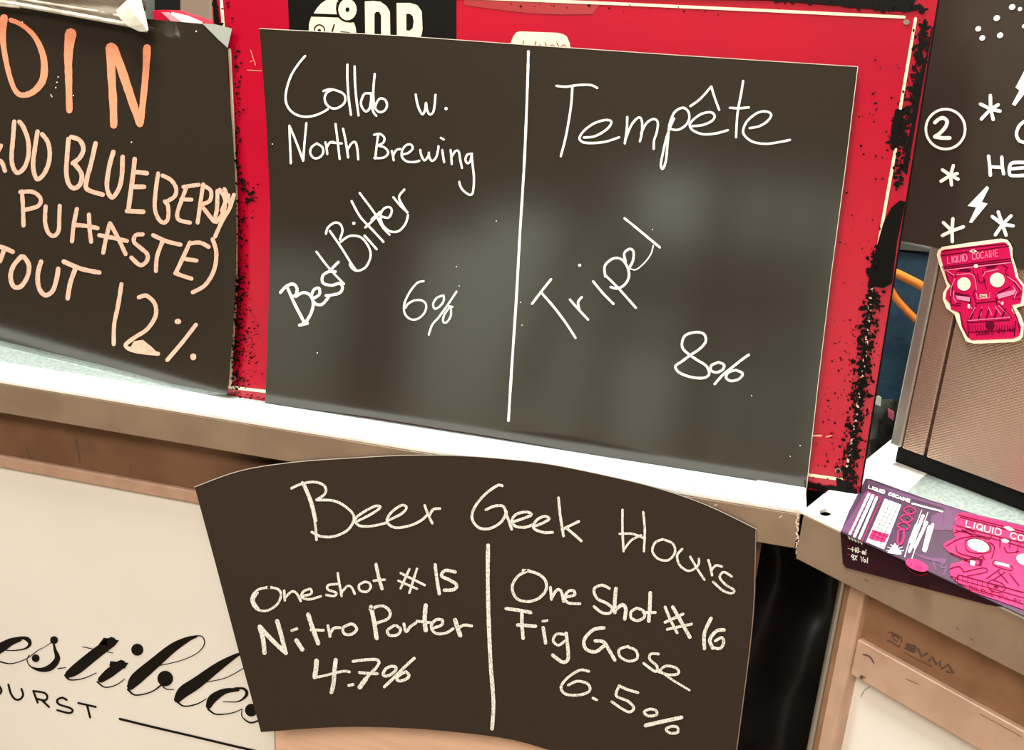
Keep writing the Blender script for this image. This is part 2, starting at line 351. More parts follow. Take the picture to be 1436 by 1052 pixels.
for k in range(4):
    j = (k + 1) % 4; b = MB(); zz = ZT - 0.004
    pts = [(*o_[k], zz), (*o_[j], zz), (*i_[j], zz), (*i_[k], zz)]
    if k == 0:   # the corner plate keeps the mounting hole
        pts = [(*o_[0], zz), (*o_[1], zz), (*i_[1], zz), (*i_[0], zz), (*q2(kx * .02, .02), zz)]
        # corner belongs wholly to the front strip
        pts = [(*q2(0, 0), zz), (*q2(LEN, 0), zz), (*i_[1], zz), (*i_[0], zz), (*q2(kx * rw2, rw2), zz)]
        b.prism(pts, (0, 0, .004), [[(h.x, h.y, zz) for h in hole]])
    elif k == 3:
        pts = [(*o_[3], zz), (*q2(kx * rw2 + .0004, rw2 + .0004), zz), (*q2(kx * rw2 + ew, rw2 + .0004), zz), (*i_[3], zz)]
        b.prism(pts, (0, 0, .004))
    else: b.prism(pts, (0, 0, .004))
    b.build('rim_strip', RIM, cr, bevel=0.001)
b = MB(); b.prism([(*p, ZT - 0.012) for p in i_], (0, 0, 0.0112)); b.build('worktop_sheet', GALV, cr)
def qprism(name, a0, b0, a1, b1, z0, z1, m, parent, bevel=0):
    bb = MB(); bb.prism([(*q2(a0, b0), z0), (*q2(a1, b0), z0), (*q2(a1, b1), z0), (*q2(a0, b1), z0)], (0, 0, z1 - z0))
    return bb.build(name, m, parent, bevel)
qprism('fascia', 0.001, 0.0, LEN, 0.012, 0.998, ZT - .004, FASCIA, cr, 0.001)
bb = MB(); bb.prism([(*q2(.012, .012), 1.0), (*q2(LEN, .012), 1.0), (*q2(LEN, dep), 1.0), (*q2(kx*dep+.012, dep), 1.0)], (0,0,.038)); bb.build('substrate', DARK, cr)
P_faceR = Plane((A.x, A.y, 0), (-Nin.x, -Nin.y, 0))
RR = 0.030
P_railR = Plane((*q2(0, RR), 0), (-Nin.x, -Nin.y, 0)); P_panR = Plane((*q2(0, RR + .008), 0), (-Nin.x, -Nin.y, 0))
def aR(px, py, pl=P_railR): p = pl(px, py); return (V((p.x, p.y)) - A2).dot(Fd2), p.z
a_post0, _ = aR(1176, 835); a_post1, _ = aR(1216, 850); a_postb, _ = aR(1192, 830)
z_rail = aR(1300, 944)[1]; z_lip = aR(1300, 1003)[1]
qprism('post', a_post0, RR - 0.008, a_postb - .0008, RR + .03, 0, 1.0, STEEL, cr, 0.005)
qprism('post', a_postb, RR - 0.010, a_post1, RR + .03, 0, 1.0, LIP, cr, 0.003)
qprism('post_groove', a_postb + .0001, RR - .0106, a_postb + .0045, RR - .0101, 0, .9985, RAIL, cr)
rl = qprism('rail', a_post1, RR, LEN, RR + .03, z_rail, 1.0, RAIL, cr)
qprism('lower_rail_lip', a_post1, RR - .006, LEN, RR + .02, z_lip, z_rail - .0006, LIP, cr, .0015)
pr = qprism('front_panel', a_post1 - .004, RR + .008, LEN, RR + .016, .05, z_lip - .0004, PANEL, cr)
qprism('kick_rail', a_post1, RR, LEN, RR + .03, 0, .05, LIP, cr)
d = Draw(P_railR, 0.0004).at(1230, 870, 10.257)
for t in ([(425,345),(545,380),(555,410)], [(425,345),(420,375),(520,420),(545,450)],[(545,450),(530,460),(405,405)], [(590,420),(640,525),(715,480)],
          [(748,585),(790,530),(850,640),(915,590),(900,660)], [(930,700),(1020,640),(1095,765),(1000,740)]): d.st(t, 3.2, sharp=True)
for t in ([(165,180),(195,170),(345,250),(350,320)], [(150,290),(220,325),(320,390),(330,360)], [(215,210),(235,270),(290,310),(310,260),(235,215)]): d.st(t, 1.7, sharp=True)
d.st([(390,465),(560,560),(790,670)], 1.0)
d.build('embossed_lettering', SCUFF, rl)
d = Draw(P_faceR, 0.0004)
for x, y in ((1340,880),(1356,906),(1328,893),(1360,895),(1206,800),(1212,812)): d.st([(x, y), (x + 5, y + 3)], 1.0)
d.build('scuff_marks', SCUFF, cr)
d = Draw(P_panR, .0006).at(1080, 740, 3.371)
d.st([(640,828),(672,842)], .9); d.st([(725,878),(760,890)], .9); d.st([(430,800),(445,770),(470,755)], .7); d.build('scuff_marks', SCUFF, pr)
d = Draw(Plane((*q2(0, RR - .006), 0), (-Nin.x, -Nin.y, 0)), .0006).at(1080, 740, 3.371)
d.st([(440,600),(470,610),(490,640)], 2); d.st([(430,710),(450,708)], 1.5); d.dot(432, 708, 3); d.st([(640,715),(700,740)], .8); d.st([(990,880),(1100,940),(1190,990)], .7)
d.build('scuff_marks', SCUFF, cr)

# ------------------------------------------------------------------ red enamel sign
TILT = math.radians(6.5)
def leaning(x, y, z, yaw, tilt):                   # plane through a foot line, turned by yaw, leaning back by tilt
    nx = V((math.sin(yaw), -math.cos(yaw), 0)); n = nx * math.cos(tilt) + V((0, 0, 1)) * math.sin(tilt)
    return Plane((x, y, z), n)
P_sign = leaning(0, 0.962, ZT, 0, TILT)
sg = thing('enamel_sign', 'large distressed red enamel sign leaning upright behind the two-column black paper', 'sign', (-0.2, 0.965, ZT))
SIGN = [(295, -75), (1330, -75), (1315, 0), (1278, 223), (1242, 423), (1204, 697), (318, 555), (306, 230)]
SIGN = [(295, -75), (1327, -75), (1204, 697.5), (318, 555)]
sheet('sign_plate', P_sign, SIGN, RED, sg, th=0.0025)
d = Draw(P_sign, 0.0004)
d.poly([(401, -70), (640, -62), (640, 70), (406, 60)]); d.build('black_field', BLACKE, sg)
d = Draw(P_sign, 0.0004).at(620, 0, 5.983)
d.poly([(185,0),(190,45),(500,85),(740,112),(1000,122),(1265,118),(1320,40),(1290,-40),(200,-60)]); d.build('dark_red_band', DRED, sg)
d = Draw(P_sign, 0.0008)
LW = 4.2
for t in ([(640,-4),(860,5),(1080,15),(1268,24)], [(1284,26),(1262,155)], [(1256,208),(1230,355),(1222,405)], [(1222,410),(1213,500),(1200,590),(1186,668)], [(1122,664.5),(1180,672.5)],
          [(306,-60),(313,36)], [(322,70),(331,270),(331,400),(323,541)], [(322,543),(372,549)]): d.st(t, LW, sharp=True); d.build('border_line', CREAM, sg)

# emblem and lettering cut off by the paper
d = Draw(P_sign, 0.0008).at(400, 0, 5.983)
hp = [(240,112),(265,70),(300,30),(345,0),(400,-15),(440,0),(445,20),(432,60),(440,120)]
d.poly(hp)
d.poly([(218,140),(445,148),(470,165),(520,182),(575,185),(590,230),(602,320),(195,320),(200,200)],
       holes=[])
d.dot(522, 80, 12.9, 15.0)
d.build('emblem', CREAM, sg)
d.poly([(668,12),(740,8),(800,15),(850,50),(878,100),(882,330),(805,330),(805,130),(790,100),(765,98),(748,115),(748,330),(672,330)])
d.build('letter', CREAM, sg)
d.poly([(935,25),(1050,25),(1110,45),(1145,95),(1152,240),(1145,290),(1125,320),(1125,345),(938,345)], holes=[[(1015,115),(1045,115),(1070,135),(1078,180),(1070,235),(1045,258),(1015,255)]])
d.build('letter', CREAM, sg)
d = Draw(P_sign, 0.0011).at(400, 0, 5.983)
d.dot(522, 80, 2.9, 3.3); d.st([(222,126),(440,136)], 2.4)
d.st([(438,20),(432,80),(450,140),(490,172),(540,182),(580,178)], 2.2)
d.st([(250,270),(245,240),(262,215),(290,208),(318,222),(330,250),(328,285)], 1.8); d.dot(286, 258, 2.6); d.st([(410,205),(385,290)], 2); d.st([(468,270),(535,275)], 2.6)
d.build('emblem_lines', BLACKE, sg)
d = Draw(P_sign, 0.0009).at(620, 0, 5.983)
d.poly([(560,420),(575,360),(600,300),(625,270),(660,264),(960,275),(1010,285),(1045,305),(1070,360),(1080,430)]); d.build('moustache_emblem', CREAM, sg)
d = Draw(P_sign, 0.0012).at(620, 0, 5.983)
for x in (680, 785): d.st([(x+5,335,2),(x,360,10),(x-10,380,4)])
for x in (865, 965): d.st([(x-5,345,2),(x+3,370,10),(x+18,388,4)])
for x in (620, 715, 820, 925, 1020): d.st([(x-30,398,4),(x,376,8),(x+30,400,4)])
d.build('emblem_lines', DRED, sg)
# worn spots
d = Draw(P_sign, 0.0013)
def chip(x, y, r):
    r *= 1.2; n = random.randint(5, 8); a0 = random.uniform(0, 6.28); st = random.uniform(.5, 1.6)
    pts = [(x + r * math.cos(a0 + 6.283 * i / n) * random.uniform(.45, 1.25) * st, y + r * math.sin(a0 + 6.283 * i / n) * random.uniform(.45, 1.25)) for i in range(n)]
    d.poly(pts)
def scatter(p, q, n, spread, r0, r1, side=0):
    for _ in range(n):
        t = random.random(); x = p[0] + (q[0] - p[0]) * t; y = p[1] + (q[1] - p[1]) * t
        e = random.gauss(0, spread)
        if side: e = abs(e) * side
        chip(x + e, y + random.gauss(0, 2), random.uniform(r0, r1) * random.uniform(.5, 1))
scatter((1296,30),(1256,265), 220, 5, 1.2, 4.5)
scatter((1300,30),(1288,110), 50, 4, 1.5, 4)
scatter((1262,155),(1252,208), 120, 4, 1.2, 3.6)
scatter((1232,345),(1224,420), 90, 7, 1.2, 4)
scatter((1222,410),(1188,690), 620, 5.5, .8, 3.8)
scatter((1228,410),(1194,690), 260, 5.5, .8, 3.2)
scatter((1210,430),(1165,670), 160, 16, .6, 2.0)
scatter((1255,60),(1200,400), 90, 22, .5, 2.0)
scatter((1122,678),(1165,687), 130, 3, 1, 3.6); scatter((1165,686),(1196,690), 110, 5, 1, 3.6)
scatter((328,60),(331,270), 110, 4, .6, 2.4, 1); scatter((330,250),(345,285), 50, 9, .8, 2.8, 1)
scatter((331,280),(324,545), 300, 10, .6, 2.2, 1); scatter((331,380),(324,545), 160, 6, .7, 2.6, 1); scatter((345,440),(345,545), 120, 11, .6, 1.5); scatter((322,553),(368,558), 36, 3, .6, 1.4)
scatter((300,0),(308,40), 60, 2, 1, 3); scatter((316,0),(322,60), 30, 4, .6, 1.6)
scatter((1190,6),(1292,12), 260, 6, 1.2, 4.5); scatter((1180,-20),(1300,-14), 260, 9, 2, 5)
scatter((1080,0),(1200,4), 60, 4, 1, 3); scatter((700,6),(1100,16), 26, 6, .6, 2)
scatter((420,100),(1200,60), 0, 1, 1, 1)
d.poly([(1262,281),(1270,283),(1258,340),(1251,397),(1240,404),(1218,401),(1219,382),(1228,350),(1239,312),(1250,291)])
d.poly([(1256,153),(1266,154),(1267,170),(1273,180),(1262,186),(1254,205),(1248,200),(1250,178)])
d.poly([(1291,100),(1301,70),(1306,40),(1309,36),(1290,140),(1272,245),(1266,240),(1271,205),(1279,172),(1280,118)])
d.poly([(1301,-60),(1200,-75),(900,-72),(660,-75),(660,-12),(900,-3),(1080,0),(1180,8),(1240,14),(1275,16),(1290,-10)])
d.poly([(297,-20),(301,-20),(306,20),(307,34),(300,32)])
d.poly([(1172,670),(1180,672),(1190,680),(1184,692),(1175,692)])
d.poly([(1120,675),(1138,677),(1152,681),(1163,688),(1158,689),(1140,684),(1120,681)])
wp = d.build('worn_patches', BLACKE, sg); wp['kind'] = 'stuff'
d = Draw(P_sign, 0.0016)
SCREW = mat('worn_screw', (.16,.13,.10), .5)
for x, y, r in ((1271,31,4.5),(1175,660,4.2),(327,531,3.8)): d.dot(x, y, r, r*.85); d.build('screw_head', SCREW, sg)
d = Draw(P_sign, 0.0018); d.dot(1175.5, 661, 2.8, 2.6); d.build('screw_hole', DARK, sg); d.dot(327, 531, 2.2)
d.build('screw_hole', DARK, sg)
d = Draw(P_sign, 0.0016).at(300, 40, 4.05); d.st([(208,122),(222,165),(236,208)], .8); d.st([(190,236),(270,241)], .8); d.st([(205,190),(222,182)], .6)
d.at(1100,590,6.19); d.st([(200,125),(250,130),(320,130)], 2.4); d.st([(365,140),(410,130)], 1.8)
d.build('pale_scratches', mat('sign_scratch', (0.75, 0.30, 0.20), 0.6), sg)
b = MB(); pe = [P_sign(x, y, 0.0006) for x, y in ((1327,-75),(1204,697.5))]
b.prism([pe[0], pe[1], pe[1] + V((.0016,0,0)), pe[0] + V((.0016,0,0))], (0, .006, 0)); b.build('rolled_edge', BLACKE, sg)

# ------------------------------------------------------------------ two-column black paper on the sign
P_up = leaning(0, 0.957, ZT, 0, TILT)
tp = thing('menu_paper', 'large black paper on the red sign with two columns of white chalk writing', 'paper', (-0.2, 0.957, ZT))
UP = [(364,40),(560,50),(740,63),(960,78),(1203,93.5),(1185,240),(1165,390),(1147,540),(1130,694),(930,655),(700,614),(520,585),(372,566),(377,420),(379,290),(373,160)]
sheet('paper_sheet', P_up, UP, PAPER, tp, th=0.0007)
d = Draw(P_up, 0.00045)
for i in range(len(UP)):
    a_, b_ = UP[i], UP[(i + 1) % len(UP)]
    if i < 8 and i != 8: d.st([a_, b_], 0.9)
d.build('cut_edge', PEDGE, tp)
d = Draw(P_up, 0.0005)
d.at(360, 40, 3.758)
d.all([[(255,145),(225,180),(185,240),(160,310),(152,370),(165,415),(200,450),(250,465),(300,460),(345,443),(375,425)],
 [(352,330),(385,320),(430,330),(462,350),(465,385),(440,412),(405,422),(372,405),(358,372),(368,340),(400,322)], [(478,190),(478,270),(485,370),(497,455)],
 [(516,200),(518,280),(525,370),(537,458)], [(600,342),(568,345),(550,385),(555,415),(575,437),(595,420),(603,380),(605,345)], [(603,340),(605,400),(615,440),(630,460)],
 [(622,240),(615,320),(618,400),(640,438),(670,435),(686,410),(680,380),(655,368),(635,385),(622,420)],
 [(838,348),(845,390),(858,430),(875,452),(888,425),(892,390),(898,430),(912,453),(930,440),(938,400),(942,350)]], 3.1)
d.dot(998, 422, 2.3); d.build('handwritten_line', CHALK, tp)
d.all([[(180,710),(176,620),(172,515)], [(172,512),(205,590),(245,697)], [(245,697),(252,600),(262,498)], [(318,605),(290,625),(282,655),(300,682),(330,680),(350,655),(345,625),(318,607)],
 [(362,600),(368,630),(372,662)], [(368,630),(385,602),(405,598)], [(415,503),(425,580),(437,688)], [(385,600),(420,603),(448,606)], [(455,528),(470,600),(482,680)],
 [(478,640),(500,605),(520,600),(530,635),(535,690)]], 3.0); d.build('handwritten_line', CHALK, tp)
d.all([[(640,560),(632,620),(625,685)], [(618,560),(650,556),(672,575),(668,600),(640,617)], [(640,617),(675,628),(693,655),(670,680),(620,683)],
 [(712,645),(718,670),(722,695)], [(720,668),(735,642),(757,635)], [(765,665),(800,655),(822,632),(812,612),(788,615),(768,640),(765,675),(790,700),(830,704),(857,697)],
 [(862,640),(868,670),(885,695),(905,670),(907,650),(910,680),(925,698),(945,680),(955,645),(958,620)], [(978,640),(982,670),(988,705)], [(970,576),(986,585)],
 [(1022,640),(1025,670),(1028,715)], [(1028,675),(1048,645),(1065,650),(1072,690),(1082,735)], [(1135,660),(1110,665),(1100,690),(1110,710),(1125,700),(1133,665)],
 [(1132,660),(1138,720),(1145,790),(1140,860),(1125,877),(1095,860),(1075,835),(1067,808)]], 3.0); d.build('handwritten_line', CHALK, tp)
d.at(360, 240, 3.758)
d.all([[(125,640),(155,608),(192,595),(212,618),(208,650),(190,660)], [(160,610),(200,700),(252,800)], [(205,662),(245,640),(282,655),(298,695),(288,745),(262,790),(232,812)], [(225,812),(268,802)]], 4.2)
d.all([[(300,670),(330,650),(328,618),(302,625),(290,660),(308,698),(345,702),(382,660)], [(415,530),(380,530),(348,552),(350,590),(395,602),(435,592),(452,612),(440,640),(402,652),(365,656)],
 [(385,525),(430,480)]], 4.0)
d.all([[(315,425),(380,510),(460,595)]], 3.0); d.build('handwritten_line', CHALK, tp)
d.all([[(385,315),(450,410),(500,490),(522,520)], [(365,330),(375,298),(410,272),(440,280),(452,315),(438,360)], [(440,375),(490,342),(550,350),(590,400),(600,450),(575,505),(535,525),(505,515),(490,490)],
 [(568,340),(600,375),(632,412)], [(500,158),(545,240),(610,310),(668,373)], [(572,297),(610,262),(648,222)], [(542,115),(620,220),(660,290),(700,335)], [(605,255),(650,215)],
 [(660,240),(695,245),(712,212),(700,190),(670,198),(652,235),(665,285),(705,318),(750,315),(785,275),(797,232)], [(720,138),(760,185),(795,218)], [(778,97),(750,135),(765,175),(793,218)]], 3.1)
d.dot(512, 275, 2.3); d.build('handwritten_line', CHALK, tp)
d.all([[(880,580),(845,590),(805,640),(778,700),(780,750),(810,780),(850,778),(885,745),(893,705),(870,682),(830,682),(795,702),(786,720)],
 [(985,655),(950,668),(930,700),(938,725),(962,715),(985,685),(985,655)], [(1053,635),(1010,700),(960,770),(925,810),(907,862)], [(1020,712),(990,755),(982,792),(1000,797),(1022,765),(1024,715)], [(1008,710),(1032,716)]], 2.9)
d.build('handwritten_line', CHALK, tp)
d.at(0, 0, 1); d.st([(741,72),(740,110),(737,190),(734,250),(729,330),(724,420),(718,510),(713,590)], 3.6, rough=.12); d.build('divider_line', CHALK, tp)
d.at(720, 60, 3.5075)
d.all([[(212,212),(260,216),(320,208),(380,208),(412,222)], [(290,218),(282,320),(258,460),(233,558)], [(346,466),(400,460),(460,425),(482,390),(455,380),(400,395),(350,430),(325,468),(345,490),(400,493),(460,485),(520,465)],
 [(560,365),(558,420),(548,495)], [(552,475),(580,405),(615,368),(632,385),(632,440),(622,485)], [(628,445),(655,395),(690,375),(710,392),(705,440),(692,480),(690,522)],
 [(790,372),(758,450),(738,530),(725,600),(735,620),(750,580),(758,500),(765,420)], [(765,410),(790,345),(830,320),(858,335),(865,370),(848,405),(810,428),(775,425)],
 [(878,410),(930,405),(975,385),(990,360),(970,342),(925,350),(885,378),(867,405),(885,432),(935,450),(1000,445),(1055,430)], [(870,312),(920,275),(973,215)], [(973,215),(990,270),(1012,330)],
 [(1130,188),(1120,250),(1102,350),(1095,465)], [(1065,320),(1110,322),(1158,318)], [(1162,420),(1210,410),(1250,385),(1268,355),(1245,338),(1200,345),(1150,385),(1130,430),(1140,460),(1180,488),(1240,497),(1300,490),(1360,478)]], 3.2)
d.build('handwritten_line', CHALK, tp)
d.at(720, 280, 3.5075)
d.all([[(92,512),(135,455),(185,392)], [(135,455),(200,530),(260,610),(305,680)], [(278,492),(320,540),(367,590)], [(325,545),(318,505),(336,480)], [(392,402),(440,460),(492,513)],
 [(450,370),(520,440),(602,532)], [(452,378),(450,325),(490,290),(530,293),(560,330),(568,380),(545,420),(510,437),(478,430)], [(552,305),(545,265),(570,243),(590,255),(588,300),(567,340)], [(547,92),(630,160),(720,235)]], 3.4)
d.st([(567,335),(600,345),(640,315),(675,270),(688,225)], 1.9); d.dot(326, 323, 2.2); d.build('handwritten_line', CHALK, tp)
d.all([[(868,765),(835,735),(830,700),(850,665),(905,652),(940,665),(945,700),(915,735),(870,765),(830,795),(797,820),(815,850),(870,872),(930,878),(962,860),(950,820),(905,790),(868,765)],
 [(1010,800),(975,815),(972,840),(1000,850),(1030,835),(1035,812),(1008,800)], [(1158,763),(1120,790),(1070,830),(1030,862),(990,907)], [(1095,838),(1058,850),(1046,875),(1070,892),(1110,882),(1127,855),(1092,838)]], 3.6)
d.build('handwritten_line', CHALK, tp)
d.at(0,0,1)
for x, y in ((382,202),(644,401),(696,310),(445,495),(730,424),(732,456),(915,322),(1054,555),(1122,625),(1108,640),(640,374)): d.dot(x, y, .8)
d.build('chalk_specks', CHALK, tp)

# ------------------------------------------------------------------ left black paper
P_lp = leaning(-0.57, 0.9485, ZT, math.radians(-9), math.radians(7))
lp = thing('menu_paper', 'black paper with orange chalk capitals at the far left of the bar', 'paper', (-0.75, 0.98, ZT))
LP = [(-120,0),(-40,5),(0,9),(110,18),(210,27),(280,33),(325,40),(318,70),(320,120),(326,190),(330,262),(331,330),(330,400),(325,480),(318,553),(240,538),(150,514),(60,492),(-40,468),(-120,450)]
sheet('paper_sheet', P_lp, LP, PAPER, lp, th=0.0007)
d = Draw(P_lp, .0008).at(0,0,3.986)
d.poly([(1130,130),(1200,135),(1297,160),(1272,268),(1225,225)]); d.build('lifted_corner_sheen', mat('paper_sheen', (0.30, 0.31, 0.27), 0.35), lp)  # flat patch, sheen of the lifted corner painted as a lighter colour
d = Draw(P_lp, 0.0005).at(0, 0, 3.986)
d.all([[(22,100,44),(15,200,36),(28,310,30),(55,430,28),(88,510,28),(130,532,30),(190,510,36),(238,450,40),(248,370,38),(235,290,34),(190,200,28),(120,138,26),(60,112,26)]])
d.all([[(395,190,66),(382,300,48),(384,450,40),(388,618,34)]])
d.all([[(622,270,66),(622,400,46),(632,560,44),(636,700,40)], [(640,270,40),(690,420,48),(740,570,44),(782,692,40)], [(822,268,44),(815,400,38),(800,560,36),(785,690,36)]])
d.build('orange_capitals', ORANGE, lp, 'bold orange capital letters')
d.all([[(-30,880),(5,815)], [(-20,900),(8,905),(28,955)], [(80,680),(72,780),(65,890),(80,950),(105,965),(140,930),(160,860),(156,780),(130,710),(108,680)],
 [(210,735),(195,830),(185,930),(205,1000),(240,980),(270,920),(278,850),(265,790),(235,750)]], 6.2)
d.build('handwritten_word', PEACH, lp)
d.at(0, 0, 1)
d.all([[(96,195),(94,221),(93,243),(97,259),(105,264),(113,257),(114,243),(103,228)], [(100,192),(112,197),(117,209),(112,221),(102,229)], [(134,201),(128,228),(121,255),(123,266),(144,273)],
 [(159,213),(153,235),(150,262),(157,277),(167,264),(171,245),(172,220)], [(189,223),(186,250),(180,294)], [(188,241),(206,243)], [(186,262),(202,262)], [(178,296),(201,297)]], 6.4)
d.at(0, 240, 3.247)
d.all([[(720,10),(708,100),(705,170),(720,215),(745,235),(765,215),(765,160),(750,138)], [(740,20),(780,42),(802,80),(795,115),(760,138)], [(850,70),(828,130),(808,190),(815,222),(865,235)], [(835,72),(905,62)], [(825,128),(872,130)],
 [(925,60),(912,150),(900,235)], [(925,65),(960,90),(955,135),(915,152)], [(920,160),(970,225)], [(990,90),(988,170),(975,230)], [(1000,85),(1025,130),(1015,190),(985,232)], [(1022,82),(1050,150)], [(1065,108),(1045,170),(1010,230),(980,298)], [(1040,110),(1010,180)]], 5.6)
d.build('handwritten_word', PEACH, lp)
d.all([[(100,92),(105,170),(107,248)], [(92,95),(150,95),(185,125),(172,160),(105,178)], [(208,160),(205,230),(220,280),(245,295),(267,270),(270,210),(272,158)], [(350,172),(335,250),(328,320)], [(405,198),(408,260),(415,322)], [(335,245),(395,250),(445,260)],
 [(500,238),(482,310),(470,372)], [(502,238),(540,310),(572,378)], [(452,292),(520,305),(578,318)], [(650,288),(618,292),(610,322),(640,350),(670,378),(668,410),(638,428),(598,394)],
 [(697,292),(760,320),(822,335)], [(740,320),(715,390),(710,455)], [(865,325),(835,390),(800,465)], [(862,330),(910,326),(950,345)], [(830,398),(895,408)], [(798,465),(840,480),(872,490)], [(968,310),(985,370),(975,450),(935,518),(878,552)]], 5.8)
d.build('handwritten_word', PEACH, lp)
d.all([[(-10,342),(25,352),(58,368)], [(20,355),(0,410)], [(98,388),(62,430),(48,480),(62,525),(95,525),(125,480),(132,430),(112,395),(98,388)], [(187,412),(172,470),(177,530),(205,565),(240,545),(258,490),(265,445)], [(290,412),(370,445),(452,462)], [(345,440),(320,510),(308,580)]], 6.4)
d.build('handwritten_word', PEACH, lp)
d.all([[(553,515),(538,610),(520,700),(518,788)], [(632,575),(668,568),(705,605),(708,660),(670,720),(610,760),(572,795),(620,820),(720,832)], [(892,700),(830,780),(762,860)]], 5.8)
d.poly([(595,800),(610,775),(650,768),(690,800),(722,832),(640,825)]); d.dot(810, 685, 4.6, 3.8); d.dot(880, 846, 4.2, 4.8)
d.build('handwritten_word', PEACH, lp)
d.at(0,0,3.986)
for x, y in ((125,123),(410,534),(325,430),(318,460),(312,490),(285,530),(290,540),(1097,175),(735,795)): d.dot(x, y, .9)
d.build('chalk_specks', CHALK, lp)

# ------------------------------------------------------------------ curved paper on the counter front
P_lo = Plane((0, YE - 0.0022, 0), (0, -1, 0))
bp_ = thing('menu_paper', 'fan-shaped black card taped to the counter front with curved top and bottom edges', 'paper', (-0.26, YE - 0.002, 0.6))
LO = [(273,683),(338,660),(415,648),(500,642),(570,638.5),(640,639),(700,643),(770,651),(850,667),(920,684),(990,708),(1061,742),(1058,850),(1050,930),(1033,1060),(1010,1085),(900,1075),(800,1060),(720,1038),(640,1027),(560,1021),(470,1020),(366,1027),(335,915),(302,790)]
LO = [tuple(p[:2]) for p in smooth3([(x, y, 0) for x, y in LO[:12]], 5)] + LO[12:15] + [tuple(p[:2]) for p in smooth3([(x, y, 0) for x, y in LO[15:23]], 4)] + LO[23:]
sheet('card_sheet', P_lo, LO, PAPER2, bp_, th=0.0012)
d = Draw(P_lo, .0004)
d.st(LO[0:56], 1.1, sharp=True)
d.build('cut_edge', PEDGE, bp_)
d = Draw(P_lo, .0004); d.st([(1060,743),(1057,850),(1049,930),(1033,1052)], 1.3); d.build('cut_edge', mat('grey_card_edge', (.25,.17,.12), .7), bp_)
d = Draw(P_lo, 0.0005).at(260, 620, 3.2636)
d.all([[(535,185),(570,270),(592,360),(600,448)], [(485,212),(530,192),(590,183),(635,200),(640,235),(600,265)], [(600,265),(690,272),(760,320),(770,360),(740,405),(680,432),(620,432),(578,412)],
 [(788,362),(850,330),(892,300),(870,293),(820,318),(778,352),(795,382),(850,385),(920,370)], [(930,358),(990,328),(1012,300),(988,290),(940,325),(923,365),(960,392),(1030,382),(1080,358),(1105,335)],
 [(1095,290),(1110,330),(1130,372)], [(1118,335),(1135,308),(1165,305)]], 3.6)
d.st([(545,190),(580,275),(600,360)], 2.6); d.build('handwritten_line', CHALK2, bp_)
d.at(660, 640, 3.2636)
d.all([[(145,135),(120,135),(60,180),(15,240),(8,290),(40,328),(90,330),(140,300),(165,255)], [(70,245),(110,228),(150,230),(165,270),(188,335)], [(195,300),(240,285),(278,268),(255,255),(210,265),(188,295),(205,320),(250,325),(290,310)],
 [(295,320),(335,303),(360,285),(335,275),(300,295),(288,328),(330,348),(375,348)], [(402,190),(410,270),(425,365)], [(495,298),(450,320),(418,336)], [(440,330),(470,355),(507,388)]], 3.8)
d.build('handwritten_line', CHALK2, bp_)
d.all([[(695,245),(695,340),(700,435)], [(790,255),(797,340),(793,435)], [(682,355),(740,355),(793,375)], [(780,362),(735,385),(700,430)], [(880,380),(845,395),(832,435),(860,470),(905,475),(935,440),(925,400),(880,380)],
 [(968,425),(945,455),(958,500),(1000,525),(1040,500),(1045,470)], [(1005,460),(1040,520),(1070,565)], [(1088,475),(1098,510),(1105,545)], [(1102,522),(1122,500),(1150,505)], [(1195,550),(1158,530),(1140,555),(1170,590),(1205,612),(1195,627),(1155,615),(1110,575)]], 3.3)
d.build('handwritten_line', CHALK2, bp_)
d.at(0,0,1); d.st([(684.5,765),(684,800),(685,860),(688,930),(692,985),(690,1022)], 5.4, rough=.08); d.build('divider_line', CHALK2, bp_)
d.at(260, 620, 3.2636)
d.all([[(395,665),(335,675),(303,715),(320,760),(368,773),(418,745),(438,700),(420,672),(370,665)], [(330,690),(312,725),(335,765)], [(452,680),(455,725)], [(455,715),(485,685),(508,692),(528,728)], [(535,705),(575,695),(572,673),(540,685),(532,710),(568,720),(620,706)],
 [(695,650),(655,655),(652,675),(690,690),(680,705),(645,700)], [(697,600),(705,650),(715,705)], [(715,690),(740,660),(760,665),(775,695)], [(820,640),(795,655),(800,680),(830,685),(848,665),(840,645),(820,640)], [(862,635),(912,630)],
 [(1025,582),(985,670)], [(1060,580),(1025,690)], [(985,600),(1095,655)], [(975,635),(1060,672)]], 3.4)
d.all([[(872,560),(885,620),(900,672)], [(1143,562),(1150,620),(1162,695)], [(1235,595),(1190,588),(1172,612),(1205,630),(1240,652),(1230,675),(1185,678)]], 4.6)
d.build('handwritten_line', CHALK2, bp_)
d.all([[(362,965),(355,900),(340,848)], [(340,845),(400,910),(460,966)], [(458,965),(440,890),(420,820)], [(508,908),(535,950)], [(562,790),(585,860),(608,922)], [(850,755),(865,830),(875,898)], [(1100,748),(1095,810),(1100,862)], [(1235,815),(1245,850),(1258,885)]], 6.0)
d.all([[(487,863),(510,855)], [(575,860),(632,862)], [(652,840),(662,890)], [(664,875),(680,852),(708,850)], [(755,833),(722,850),(728,878),(760,880),(784,858),(770,836),(752,833)], [(845,765),(900,750),(935,775),(928,808),(872,830)],
 [(955,840),(925,862),(935,885),(970,882),(985,858),(965,840)], [(1000,832),(1010,868),(1030,845),(1055,828)], [(1060,820),(1130,828)], [(1132,852),(1172,838),(1175,815),(1145,815),(1125,845),(1145,875),(1190,875),(1225,855)], [(1250,852),(1275,838),(1310,842)]], 4.0)
d.build('handwritten_line', CHALK2, bp_)
d.at(420, 905, 7.978)
